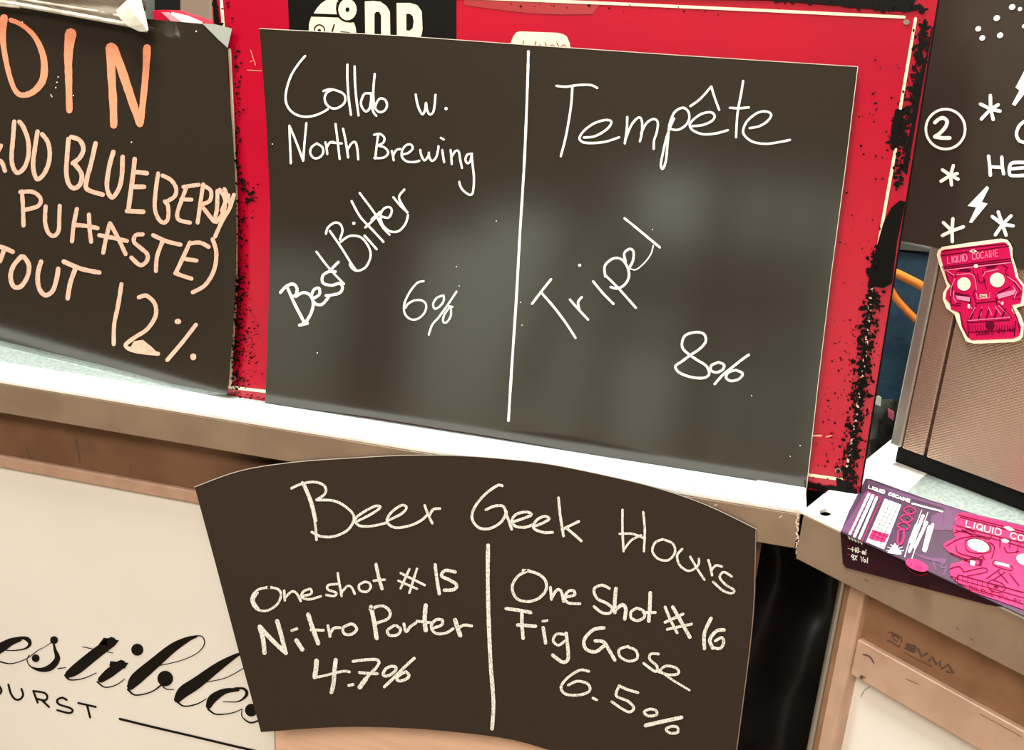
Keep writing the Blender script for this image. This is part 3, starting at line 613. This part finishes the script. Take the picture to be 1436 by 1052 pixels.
d.all([[(190,175),(185,260),(170,355)]], 6.6); d.all([[(170,358),(240,350),(380,315),(500,290),(560,300)]], 3.6); d.all([[(405,165),(390,300),(380,430),(358,525)]], 5.8)
d.all([[(600,180),(720,165),(850,160),(890,190),(860,250),(790,320),(740,380)]], 4.2); d.all([[(740,380),(675,470)]], 6.6); d.all([[(670,305),(770,315),(870,318)], [(550,450),(600,440)], [(1030,235),(970,260),(935,320),(960,345),(1020,330),(1075,280),(1075,245),(1030,235)], [(1285,145),(1180,240),(1060,360),(950,465)],
 [(1190,295),(1110,340),(1090,385),(1130,400),(1200,375),(1225,335),(1190,295)]], 4.2)
d.build('handwritten_line', CHALK2, bp_)
d.at(660, 640, 3.2636)
d.all([[(265,522),(215,550),(190,600),(210,650),(260,665),(312,650),(345,610),(340,565),(300,535),(240,522)], [(365,600),(370,655)], [(370,650),(395,612),(415,620),(425,665)], [(435,645),(475,635),(470,615),(445,620),(430,650),(450,672),(500,675)],
 [(635,605),(600,590),(565,608),(578,650),(620,672),(648,695),(635,718),(600,715),(565,688)], [(760,695),(735,712),(735,740),(765,752),(795,735),(790,708),(760,695)], [(790,715),(845,715)], [(890,690),(915,750),(945,808)], [(890,760),(972,722)], [(900,792),(1012,768)],
 [(1120,845),(1150,830),(1158,855),(1140,880),(1110,875)]], 4.0)
d.all([[(665,605),(660,660),(660,715)], [(665,700),(695,680),(710,700),(705,745)], [(822,625),(820,690),(815,755)], [(925,690),(965,760),(1003,828)], [(1100,742),(1070,810),(1070,880)], [(1160,795),(1125,800),(1095,840),(1108,878)]], 5.0)
d.build('handwritten_line', CHALK2, bp_)
d.all([[(162,697),(220,705),(275,715)], [(235,710),(235,770),(240,833)], [(215,772),(297,778)], [(332,785),(343,855)], [(437,810),(445,880),(445,930),(420,942),(375,910)], [(610,785),(560,795),(520,840),(528,882),(570,895),(608,870)], [(570,845),(608,850),(632,885),(660,933)]], 4.8)
d.all([[(330,755),(350,752)], [(430,815),(392,815),(378,845),(402,865),(432,845)], [(720,870),(680,885),(685,918),(725,938),(762,925),(757,890),(718,872)], [(860,905),(825,905),(820,930),(852,960),(845,985),(792,948)],
 [(858,985),(905,1000),(950,995),(942,970),(895,960),(862,982)]], 3.7)
d.at(640, 860, 3.1217); d.all([[(885,248),(950,295),(1020,337)]], 3.2)
d.build('handwritten_line', CHALK2, bp_)
d.all([[(580,255),(540,250),(485,285),(458,325),(480,355),(540,358),(583,340),(575,310),(530,298),(490,315)], [(712,318),(750,335),(795,348)], [(712,320),(700,362),(750,385),(777,415),(750,432),(680,388)],
 [(598,372),(615,380)], [(848,420),(822,432),(840,450),(876,445),(872,425),(848,420)], [(945,495),(918,507),(935,525),(968,522),(967,500),(945,495)]], 3.8)
d.all([[(985,457),(900,475),(828,492)]], 5.4); d.build('handwritten_line', CHALK2, bp_)

# ------------------------------------------------------------------ embossed steel cabinet with sticker
g0 = P_top(1262, 651); g1 = P_top(1436, 718); Md = V(((g1 - g0).x, (g1 - g0).y)).normalized(); Mn = V((-Md.y, Md.x))
mc = thing('steel_cooler', 'embossed steel cabinet with a pink sticker standing on the right counter', 'appliance', (0.45, 1.25, ZT))
P_m = Plane((g0.x - Mn.x * .008, g0.y - Mn.y * .008, 0), (-Mn.x, -Mn.y, 0))
M0 = V((P_m(1262, 626)[0], P_m(1262, 626)[1])); zb = P_m(1262, 626)[2] - .001
def am(px, py): p = P_m(px, py); return (V((p.x, p.y)) - M0).dot(Md)
def mp(a, bb): p = M0 + Md * a + Mn * bb; return (p.x, p.y)
def mbox(name, a0, b0, a1, b1, z0, z1, m, bevel=0):
    bb = MB(); bb.prism([(*mp(a0, b0), z0), (*mp(a1, b0), z0), (*mp(a1, b1), z0), (*mp(a0, b1), z0)], (0, 0, z1 - z0)); return bb.build(name, m, mc, bevel)
ztop = P_m(1304, 345)[2] + .03
aT = (am(1318, 356) + am(1274, 600)) / 2; aT0 = (am(1304, 345) + am(1254, 606)) / 2; aS = (am(1339, 441) + am(1298, 639)) / 2
zb2 = P_m(1298, 640)[2]
print('machine', aT0, aT, aS, zb, zb2, ztop)
mbox('base_plinth', aT0 + .004, .010, aT0 + .55, .42, ZT, zb + .004, DARK)
mbox('body', aT0 + .001, .012, aT0 + .56, .44, zb + .004, ztop, STEEL)
mbox('edge_trim', aT0, -.002, aT - .0006, .012, zb, ztop - .002, STEEL, .002)
mbox('side_panel', aT, 0, aS - .0016, .012, zb, ztop - .004, RIBBED, .0012)
mbox('front_panel', aS + .0016, -.001, aT0 + .56, .012, zb, ztop - .004, RIBBED, .002)
# sticker
P_st = Plane(P_m.p + P_m.n * .0065, P_m.n)
d = Draw(P_st, 0).at(1300, 325, 6.375)
d.poly([(92,205),(105,165),(140,135),(400,95),(660,62),(715,72),(745,105),(765,150),(768,230),(800,330),(822,420),(870,480),(885,560),(867,660),(830,668),(800,685),(840,750),(868,830),(862,930),(840,965),(780,985),(600,992),(430,1000),(355,980),(332,930),(280,820),(250,735),(180,685),(145,600),(150,540),(185,490),(150,390),(112,285)], ext=0.0012)
stk = d.build('sticker', SKIN, mc, 'pink die-cut sticker with a cream border')
d = Draw(P_st, .0017).at(1300, 325, 6.375)
d.poly([(118,205),(128,175),(150,160),(690,92),(722,115),(735,150),(755,255),(778,330),(790,400),(855,490),(852,550),(835,640),(760,655),(755,700),(800,760),(842,850),(825,930),(770,955),(400,970),(360,940),(310,850),(288,725),(215,695),(205,645),(165,600),(175,530),(215,480),(180,440),(150,330)])
d.build('sticker_print', HOTS, stk)
d = Draw(P_st, .0019).at(1300, 325, 6.375)
for t in ([(130,215),(735,128)], [(130,175),(400,140),(715,108)], [(135,318),(450,278),(750,240)], [(145,335),(450,295),(755,262)], [(165,360),(190,440),(215,480)], [(215,480),(205,560),(215,640)],
  [(250,545),(390,570),(250,560)], [(620,560),(745,490),(640,545)], [(265,375),(230,470),(220,560),(265,640),(300,640)], [(410,350),(440,430),(430,520),(410,560)], [(500,350),(510,440),(530,510)], [(700,370),(770,440),(830,520)],
  [(390,600),(390,690)], [(615,590),(625,650)], [(290,715),(320,840),(360,930)], [(760,670),(810,780),(830,900)], [(360,815),(740,790)], [(365,900),(780,880)], [(365,830),(370,940)], [(790,800),(780,930)],
  [(440,660),(360,805)], [(640,650),(755,770)], [(415,560),(440,640),(620,620),(640,590)], [(450,380),(460,440),(490,460),(520,430)], [(270,330),(390,335),(270,355),(380,350)], [(530,310),(640,300),(540,330)], [(660,290),(720,320),(700,350)], [(180,350),(230,400)], [(840,540),(760,600),(840,600)], [(210,655),(300,660)]):
    d.st(t, 1.5, sharp=True)
for x in (400,470,540,610,680): d.st([(x+18,690),(x-10,775)], 2.2, sharp=True)
for x in range(380, 790, 24): 
    if not 500 < x < 620: d.st([(x,835),(x+2,880)], .8)
d.dot(563, 838, 6.5); d.poly([(250,555),(385,575),(385,640),(270,600)]); d.poly([(300,335),(400,340),(380,362),(290,352)]); d.poly([(530,310),(630,300),(600,325),(520,335)])
d.build('sticker_linework', HOTD, stk)
d = Draw(P_st, .0021).at(1300, 325, 6.375)
for t in ([(265,385),(380,372),(420,395),(435,450),(440,520)], [(500,400),(520,360),(640,335)], [(250,420),(215,500),(210,570)], [(240,530),(235,590),(260,630)], [(720,400),(790,450),(845,520)], [(770,490),(800,540),(780,590)],
 [(440,550),(450,600),(560,590),(560,545)], [(430,675),(365,795),(745,765),(640,660)], [(490,680),(480,750)], [(550,675),(580,745)], [(610,670),(660,740)], [(180,350),(240,390)], [(660,640),(640,620)], [(380,660),(400,690)], [(150,345),(750,275)]): d.st(t, 1.1, sharp=True)
d.poly([(255,570),(382,585),(382,625),(270,605)]); d.poly([(625,560),(790,515),(780,560),(640,600)])
text(d, 'LIQUID COCAINE', 185, 285, 37.5, -5.6, -3, -58, 1.05, adv=1.0)
d.build('sticker_highlights', HOTL, stk)
d = Draw(P_st, .0021).at(1300, 325, 6.375); text(d, 'DOUBLE IPA 9%', 440, 925, 30, -2.6, 0, -34, 1.0, adv=.92); d.build('sticker_lettering', HOTD, stk)
d = Draw(P_st, .0023).at(1300, 325, 6.375)
d.dot(330, 468, 9.6, 9.4); d.dot(628, 432, 10.4, 10.2); d.dot(438, 308, 3, 2.7); d.poly([(376,175),(412,155),(448,175),(412,190)]); d.poly([(472,560),(535,560),(535,588),(472,588)]); d.poly([(365,645),(385,650),(380,688),(362,680)]); d.poly([(668,625),(685,628),(680,655),(664,650)])
d.build('sticker_eyes', SKIN, stk)
d = Draw(P_st, .0025).at(1300, 325, 6.375); d.dot(412,173,1.4); d.st([(480,568),(505,575),(528,570)],.9); d.st([(480,582),(505,576),(528,582)],.9); d.build('sticker_linework', HOTD, stk)

# ------------------------------------------------------------------ chalkboard poster standing over the cabinet
P_po = Plane(P_m.p + P_m.n * .0095, P_m.n)
po = thing('chalkboard_poster', 'black poster with white stars and a circled number above the steel cabinet', 'poster', (0.35, 1.05, 1.3))
PO = [(1310,-110),(1620,-110),(1620,440),(1436,378),(1380,362),(1330,351),(1290,343),(1262,338),(1256,337)]
P_po2 = Plane(P_m.p + P_m.n * .003, P_m.n)
sheet('poster_sheet', P_po2, PO, POSTER, po, th=0.0014)
d = Draw(P_po2, 0.0006).at(1290, 130, 5.007)
d.all([[(105,210),(135,185),(165,178),(190,200),(180,240),(140,285),(105,308)], [(105,310),(155,318),(210,318)]], 5.2)
d.all([[(180 + 138*math.cos(a), 256 + 140*math.sin(a)) for a in [2*math.pi*k/24 for k in range(25)]]], 3.6)
d.build('circled_number', MARKER, po)
for c, ends in (((497,115),[(495,20),(425,80),(432,185),(515,188),(562,130),(550,85)]), ((215,580),[(235,512),(158,542),(148,622),(222,648),(268,608),(262,568)]),
                ((225,970),[(232,885),(165,912),(158,1003),(228,1046),(305,942)]), ((580,925),[(550,838),(508,870),(530,998),(605,1000),(655,935),(640,865)])):
    for e in ends: d.st([c, e], 4.7)
    d.build('painted_star', MARKER, po)
d.poly([(470,655),(485,670),(435,768),(475,780),(365,915),(345,910),(395,805),(335,795)]); d.build('painted_bolt', MARKER, po)
d.all([[(482,445),(490,510),(495,580)], [(575,452),(578,510),(588,570)], [(495,520),(575,525)], [(745,490),(655,492),(632,515),(628,555),(645,582),(745,580)], [(640,535),(725,528)], [(745,195),(700,230),(678,290),(700,338),(745,350)]], 4.6)
d.build('lettering', MARKER, po)
d.at(1290, 0, 8.089)
for x, y, r in ((1047,80,4.6),(1135,103,3.2),(872,205,4.6),(662,327,4.2),(708,430,4.2),(910,400,4.5),(1180,298,3)): d.dot(x, y, r, r*.85, -.5); d.build('painted_dot', MARKER, po)
d.at(1080, 0, 4.034); d.poly([(1470,340),(1388,495),(1410,512),(1368,590),(1386,600),(1470,490)])
d.build('painted_bolt', MARKER, po)

# ------------------------------------------------------------------ beer label lying over the counter edge
lb = thing('can_label', 'unfolded glossy pink and purple can label draped over the right counter edge', 'label', (P_top(1300, 760)[0], P_top(1300, 760)[1], ZT))
P_l = Plane((0, 0, ZT + .0012), (0, 0, 1)); P_lf = Plane(P_faceR.p + P_faceR.n * .0012, P_faceR.n)
b = MB(); b.prism([P_l(x, y) for x, y in ((1214,671),(1222,672),(1300,700),(1436,742),(1600,795),(1700,985),(1436,863.5),(1300,800),(1179,745.5),(1190,718))], (0,0,-.0009))
top = b.build('label_sheet', LABELG, lb)
b = MB(); b.prism([P_lf(x, y) for x, y in ((1178.5,746),(1300,802),(1409,852),(1384,848),(1327,833),(1250,813),(1186,796),(1182,791))], -P_lf.n * .0008)
lf = b.build('folded_flap', LABELB, lb); lf['label'] = 'folded flap of the label, shade put into its colour'
d = Draw(P_l, .0003).at(1160, 660, 5.203)
for pl in ([(760,330),(850,290),(850,440),(760,430)], [(855,270),(960,300),(905,440),(850,430)], [(600,590),(760,640),(870,640),(860,680),(700,640)], [(100,440),(200,290),(280,150),(330,160),(190,470)], [(300,70),(600,180),(1000,300),(1436,400),(1436,420),(940,300),(560,190),(290,100)]): d.poly(pl)
for t in ([(770,650),(790,720)], [(800,650),(850,660),(830,700),(860,710)], [(870,700),(850,760)]): d.st(t, 2)
d.build('mauve_print', LABELP, top)
d = Draw(P_l, .0005).at(1160, 660, 5.203)
for a, bb_, n, gap in (((305,170),(165,460),2,34),((335,185),(200,480),2,34)):
    for k in range(n): d.st([(a[0]+k*26, a[1]+k*12), (bb_[0]+k*36, bb_[1]+k*14)], 3.6, sharp=True)
d.poly([(420,205),(540,250),(415,575),(285,520)])
for t in ([(700,330),(600,590)], [(725,380),(640,560)], [(745,410),(705,580)], [(770,395),(715,585)], [(650,400),(605,520)]): d.st(t, 4.2, sharp=True)
for t in ([(690,290),(640,420)], [(735,305),(700,400)], [(600,510),(565,630)], [(650,545),(615,650)]): d.st(t, .9)
d.poly([(440,600),(495,530),(545,605),(530,615)])
for k in range(7): a = math.pi + k*math.pi/6; d.st([(495+38*math.cos(a), 585+38*math.sin(a)),(495+62*math.cos(a), 585+52*math.sin(a))], .9)
text(d, 'LIQUID COCAINE', 300, 128, 25, 8.6, 6, -19, 1.5, adv=1.0); d.st([(620,240),(700,262),(840,298)], 2.2)
d.build('white_print', WHITEI, top)
d = Draw(P_l, .0007).at(1160, 660, 5.203)
for k in range(1, 11):
    t = k/11; d.st([(420-135*t+4, 205+315*t),(540-125*t-4, 250+325*t)], .7)
for s_ in (.28, .52, .76): d.st([(420+120*s_, 205+45*s_+30),(285+130*s_, 520+55*s_-25)], .8)
for k in range(1, 9):
    t = k/9; d.st([(290-140*t, 165+300*t),(370-140*t, 200+310*t)], .35)
d.build('fine_print_lines', LABELB, top)
d = Draw(P_l, .0007).at(1160, 660, 5.203)
d.poly([(330,430),(455,465),(415,530),(300,495)])
for t in ([(300,150),(160,455)], [(395,205),(255,515)], [(285,150),(400,200)]): d.st(t, .8)
for cx, cy in ((605,290),(580,350),(560,405)): d.all([[(cx-40,cy-15),(cx,cy-28),(cx+40,cy),(cx+20,cy+25),(cx-20,cy+22),(cx-45,cy),(cx-40,cy-15)]], 1.6)
d.all([[(520,440),(555,430),(560,480),(545,530),(515,530),(520,440)]], 2.4)
d.dot(655, 690, 17, 7.5, .35)
d.poly([(960,310),(1000,305),(1436,410),(1640,460),(1640,1130),(1436,1015),(1050,880),(945,810),(900,770),(890,720),(910,680),(975,665),(1000,650),(925,620),(870,580),(845,545),(870,520),(940,490),(920,460),(915,415),(935,390),(930,350)])
d.build('pink_print', HOT, top)
d = Draw(P_l, .0009).at(1160, 660, 5.203)
for t in ([(970,340),(1250,415),(1640,520)], [(940,400),(1200,470),(1500,545),(1640,580)], [(935,435),(1200,495),(1436,560)], [(870,550),(960,500),(1060,480),(1120,485)], [(900,600),(1000,640),(1080,650),(1130,620)], [(1000,650),(1110,690),(1140,620)],
 [(940,545),(960,600),(1110,640)], [(1180,520),(1220,560),(1200,640)], [(1220,655),(1345,700),(1335,730),(1215,690),(1220,655)], [(1290,560),(1320,600),(1400,590)], [(1000,740),(1140,710),(1160,740),(1020,770)], [(1160,790),(1260,720)], [(1210,800),(1300,740)], [(1250,740),(1320,820)],
 [(1330,750),(1400,840)], [(960,760),(1180,820),(1436,890)], [(960,760),(950,810)], [(950,820),(1100,870),(1436,975)], [(1170,825),(1200,800),(1270,820),(1300,860),(1260,890),(1190,870),(1170,825)], [(1100,480),(1180,500),(1200,470)], [(985,430),(1050,470)], [(1010,425),(1080,450)],
 [(1260,490),(1260,560)], [(1340,500),(1330,560)], [(1400,540),(1380,600)], [(1040,655),(1040,690)], [(1130,620),(1150,650)], [(960,325),(1240,395),(1640,500)], [(925,455),(1000,440),(1060,470)], [(1000,660),(1060,640),(1120,655)], [(890,720),(960,700),(1000,740)], [(930,800),(960,760)], [(905,770),(980,800),(1160,850),(1436,930)], [(1010,560),(1015,510),(1090,495),(1180,540),(1190,590),(1110,605),(1030,590),(1010,560)]): d.st(t, 1.5)
for x in range(990, 1150, 36): d.st([(x, 775+(x-990)*.25),(x-3, 815+(x-990)*.25)], 1)
d.dot(1232, 846, 3.6, 2.4, .3)
text(d, 'DOUBLE IPA 9%', 1040, 868, 33, 9.4, -3, -30, 1.1, adv=.93)
for k in range(9): d.st([(620+k*9, 675+k*3.5),(612+k*9, 700+k*3.5)], .6)
for t in ([(605,290),(620,300)], [(580,350),(590,355)], [(535,455),(530,510)]): d.st(t, 1.2)
d.poly([(1110,640),(1140,650),(1125,700),(1108,690)])
d.build('dark_linework', HOTD, top)
d = Draw(P_l, .0011).at(1160, 660, 5.203)
d.dot(1102, 547, 15.6, 8.2, .32); d.dot(1456, 655, 15, 8.2, .32); d.dot(1298, 513, 5.2, 2.6, .2); d.poly([(1285,410),(1325,408),(1370,435),(1330,442)]); d.poly([(1045,655),(1080,662),(1075,695),(1042,688)]); d.poly([(1225,660),(1330,688),(1328,706),(1222,680)])
text(d, 'LIQUID COCAINE', 1010, 408, 56, 14.5, 8, -42, 1.2, adv=.98)
d.build('cream_print', SKIN, top)
d = Draw(P_lf, .0004).at(1160, 660, 5.203)
text(d, '440 ml', 172, 588, 25, 6, 2, -36, 1.15, adv=.85); text(d, '9% Vol', 175, 648, 27, 6, 2, -36, 1.15, adv=.85)
for k in range(5): d.st([(155+k*22, 478+k*9),(165+k*22, 498+k*9)], 2.4)
d.st([(150,568),(270,600)], .5)
d.build('white_print', WHITEI, lf)
d = Draw(P_lf, .0004).at(1160, 660, 5.203); d.all([[(575,690),(610,735),(680,765),(730,752)]], .8); d.st([(150,550),(165,555)],.9); d.st([(150,610),(165,615)],.9); d.build('pink_print', HOTS, lf)

# ------------------------------------------------------------------ crumpled plastic and tape on the left paper
P_cr = Plane(P_lp.p + P_lp.n * .004, P_lp.n)
b = MB()
top_e = [(-120,-60),(0,-60),(60,-60),(120,-60),(170,-50),(205,-40)]
nx_, ny_ = 60, 36; vs = []
for j in range(ny_ + 1):
    for i in range(nx_ + 1):
        u, v = i / nx_, j / ny_
        x = -120 + 325 * u; ybot = 1 + 0.0 * u + (0 if x < 0 else 0)
        ybot = (-6 if x < 0 else 0) + max(0, min(x, 25)) * 0.35 + max(0, x - 25) * 0.185
        y = -60 + (ybot + 60) * v
        h = .004 + .014 * abs(math.sin(v * 11 + u * 1.6)) * (1 - v * .75) + random.uniform(0, .0015) + .003 * math.sin(u * 11 + v * 14) * (1 - v)
        vs.append(P_cr(x, y, h))
fs = [(j*(nx_+1)+i, j*(nx_+1)+i+1, (j+1)*(nx_+1)+i+1, (j+1)*(nx_+1)+i) for j in range(ny_) for i in range(nx_)]
b.add(vs, fs); pw = b.build('plastic_wrap', PLAST, smooth=True); tag(pw, 'crumpled pale plastic wrap folded along the top of the orange-lettered paper', 'plastic wrap')
for e_, r_ in (([(-60,-3),(0,3),(25,6.5),(60,12.5),(110,21.5),(150,29),(186,35.5),(199,40)], .0026), ([(22,-3),(60,4),(110,12),(150,18),(172,24)], .0016), ([(-60,2),(0,7),(28,9.5)], .0018)):
    mb = MB(); mb.tube([P_cr(x, y, .009 + .001 * math.sin(x)) for x, y in e_], r_); f_ = mb.build('folded_edge', mat('pale_plastic_fold', (.62,.58,.48), .35, c2=(.42,.37,.29), scale=40), pw, smooth=True)
b = MB(); vs = []
cs = [[(165,14),(172,8),(182,-2),(188,-14)], [(176,29),(186,18),(197,4),(203,-14)], [(187,40),(195,30),(203,14),(209,-14)]][::-1]
rows = [[(163,15),(178,1),(192,-12)], [(170,27),(183,10),(197,-4)], [(181,37),(191,22),(201,11)], [(196,44),(201,34),(205,26)], [(206.5,45),(207,43),(207.5,41)]]
for j, r in enumerate(rows):
    for i, (x, y) in enumerate(r): vs.append(P_cr(x, y, .018 + (.004 if i == 1 else 0) + .002 * math.sin(j)))
fs = [(j*3+i, j*3+i+1, (j+1)*3+i+1, (j+1)*3+i) for j in range(4) for i in range(2)]
b.add(vs, fs); o = b.build('tape_piece', WHITEP); md = o.modifiers.new('thick', 'SOLIDIFY'); md.thickness = .0006
tag(o, 'white tape piece at the right end of the crumpled plastic wrap', 'tape')

# ------------------------------------------------------------------ things behind the bar
P_b1 = Plane((0, 1.62, 0), (0, -1, 0))
def slab(name, pl, px, m, label, cat, depth=.05, bevel=0):
    mb = MB(); mb.prism([pl(x, y) for x, y in px], -pl.n * depth); return tag(mb.build(name, m, bevel=bevel), label, cat)
slab('wall_post', P_b1, [(251,-120),(296,-120),(298,700),(254,700)], TAN, 'taupe upright post between the left paper and the red sign', 'post', .06, .004)
slab('dark_curtain', Plane((0, 1.8, 0), (0, -1, 0)), [(198,-140),(360,-140),(360,700),(200,700)], DARK, 'black curtain behind the taupe post', 'curtain', .02)
slab('grey_post', P_b1, [(186,-120),(199,-120),(200,700),(188,700)], mat('grey_post_paint', (.16,.16,.14), .5), 'thin grey upright at the right end of the plastic wrap', 'post', .04, .003)
P_b2 = Plane((0, 1.12, 0), (0, -1, 0))
rb = thing('folded_packet', 'red and white packet standing on the counter and peeking over the left black paper', 'packet', (-0.6, 1.12, ZT))
def down(pts, off=0):                              # outline whose lower end rests on the worktop
    P = [P_b2(x, y, off) for x, y in pts]; return P + [V((P[-1].x, P[-1].y, ZT)), V((P[0].x, P[0].y, ZT))]
mb = MB(); mb.prism(down(((214,15),(225,14),(236,14),(246,18),(290,32))), (0, .03, 0)); mb.build('red_side', mat('red_wrapper', (.45,.008,.03), .25), rb, bevel=.003)
mb = MB(); mb.prism(down(((240,17),(262,22),(283,31)), .002), (0, .0015, 0)); mb.build('white_side', mat('white_wrapper', (.85,.78,.70), .3), rb)
mb = MB(); mb.prism([P_b2(x, y, .0045) for x, y in ((226,17),(235,17),(255,30),(240,30))], (0, .0015, 0)); mb.build('pale_fold', mat('pink_wrapper', (.80,.30,.33), .3), rb)

P_b3 = Plane((0, 1.45, 0), (0, -1, 0))
# dark blue crate with a grey rim
ct = thing('fabric_crate', 'dark blue fabric crate behind the steel cabinet', 'crate', P_b3(1262, 500))
mb = MB(); mb.prism([P_b3(x, y) for x, y in ((1205,348),(1262,352),(1345,364),(1330,590),(1190,560))], (0, .25, 0)); mb.build('crate_body', BLUE, ct, bevel=.006)
mb = MB(); mb.prism([P_b3(x, y, .006) for x, y in ((1215,334),(1262,336),(1310,347),(1308,354),(1262,351),(1215,352))], (0, .03, 0)); mb.build('crate_rim', mat('grey_rim_plastic', (.07,.07,.065), .3), ct, bevel=.004)
P_b4 = Plane((0, 1.40, 0), (0, -1, 0))
mb = MB(); mb.tube([P_b4(x, y) for x, y in ((1225,372),(1240,378),(1256,383),(1275,392),(1292,401),(1320,420))], .0058)
tag(mb.build('power_cable', CABLE, smooth=True), 'upper orange cable running behind the steel cabinet', 'cable')
mb = MB(); mb.tube([P_b4(x, y, .004) for x, y in ((1230,380),(1247,403),(1256,418),(1270,434),(1283,447),(1305,468))], .0048)
tag(mb.build('power_cable', CABLE, smooth=True), 'lower orange cable slanting down behind the steel cabinet', 'cable')
P_b5 = Plane((0, 1.25, 0), (0, -1, 0))
b = MB(); vs = []
for j in range(9):
    for i in range(7):
        x = 1195 + i * 12; y = 560 + j * 14; vs.append(P_b5(x, y, .02 * math.sin(i * 1.9 + j * .8) + random.uniform(0, .01)))
b.add(vs, [(j*7+i, j*7+i+1, (j+1)*7+i+1, (j+1)*7+i) for j in range(8) for i in range(6)])
tag(b.build('grey_bag', mat('grey_plastic_bag', (.07,.075,.065), .35), smooth=True), 'crumpled grey plastic bag between the red sign and the steel cabinet', 'bag')
slab('paper_scrap', Plane((0, 1.2, 0), (0, -1, 0)), [(1226,551),(1236,558),(1235,570),(1225,566)], WHITEP, 'small white paper scrap beside the grey bag', 'paper scrap', .001)
slab('pink_scrap', Plane((0, 1.2, 0), (0, -1, 0)), [(1245,573),(1254,578),(1253,590),(1246,585)], PINKP, 'small pink scrap on the grey bag', 'paper scrap', .001)

# ------------------------------------------------------------------ black bag in the gap between the counters
P_g = Plane((0, 1.12, 0), (0, -1, 0)); b = MB(); vs = []; NX, NY = 8, 10; rb_ = random.Random(3)
for j in range(NY + 1):
    for i in range(NX + 1):
        x = 975 + i * 33 + rb_.uniform(-12, 12) + (j % 2) * 10; y = 735 + j * 50 + rb_.uniform(-18, 18)
        h = .03 * math.sin(i * 1.3 + j * .5) + rb_.uniform(0, .06)
        vs.append(P_g(x, y, h))
b.add(vs, [(j*(NX+1)+i, j*(NX+1)+i+1, (j+1)*(NX+1)+i+1, (j+1)*(NX+1)+i) for j in range(NY) for i in range(NX)])
o = b.build('rubbish_bag', BAG, smooth=True)
md = o.modifiers.new('round', 'SUBSURF'); md.levels = md.render_levels = 2; tag(o, 'creased black plastic bag in the dark gap between the two counters', 'bag')
md = o.modifiers.new('thick', 'SOLIDIFY'); md.thickness = .002
mb = MB(); mb.box((-.15, 1.30, 0), (.75, 1.34, 1.0)); tag(mb.build('black_drape', DARK), 'black drape hanging behind the bag under the counters', 'drape')
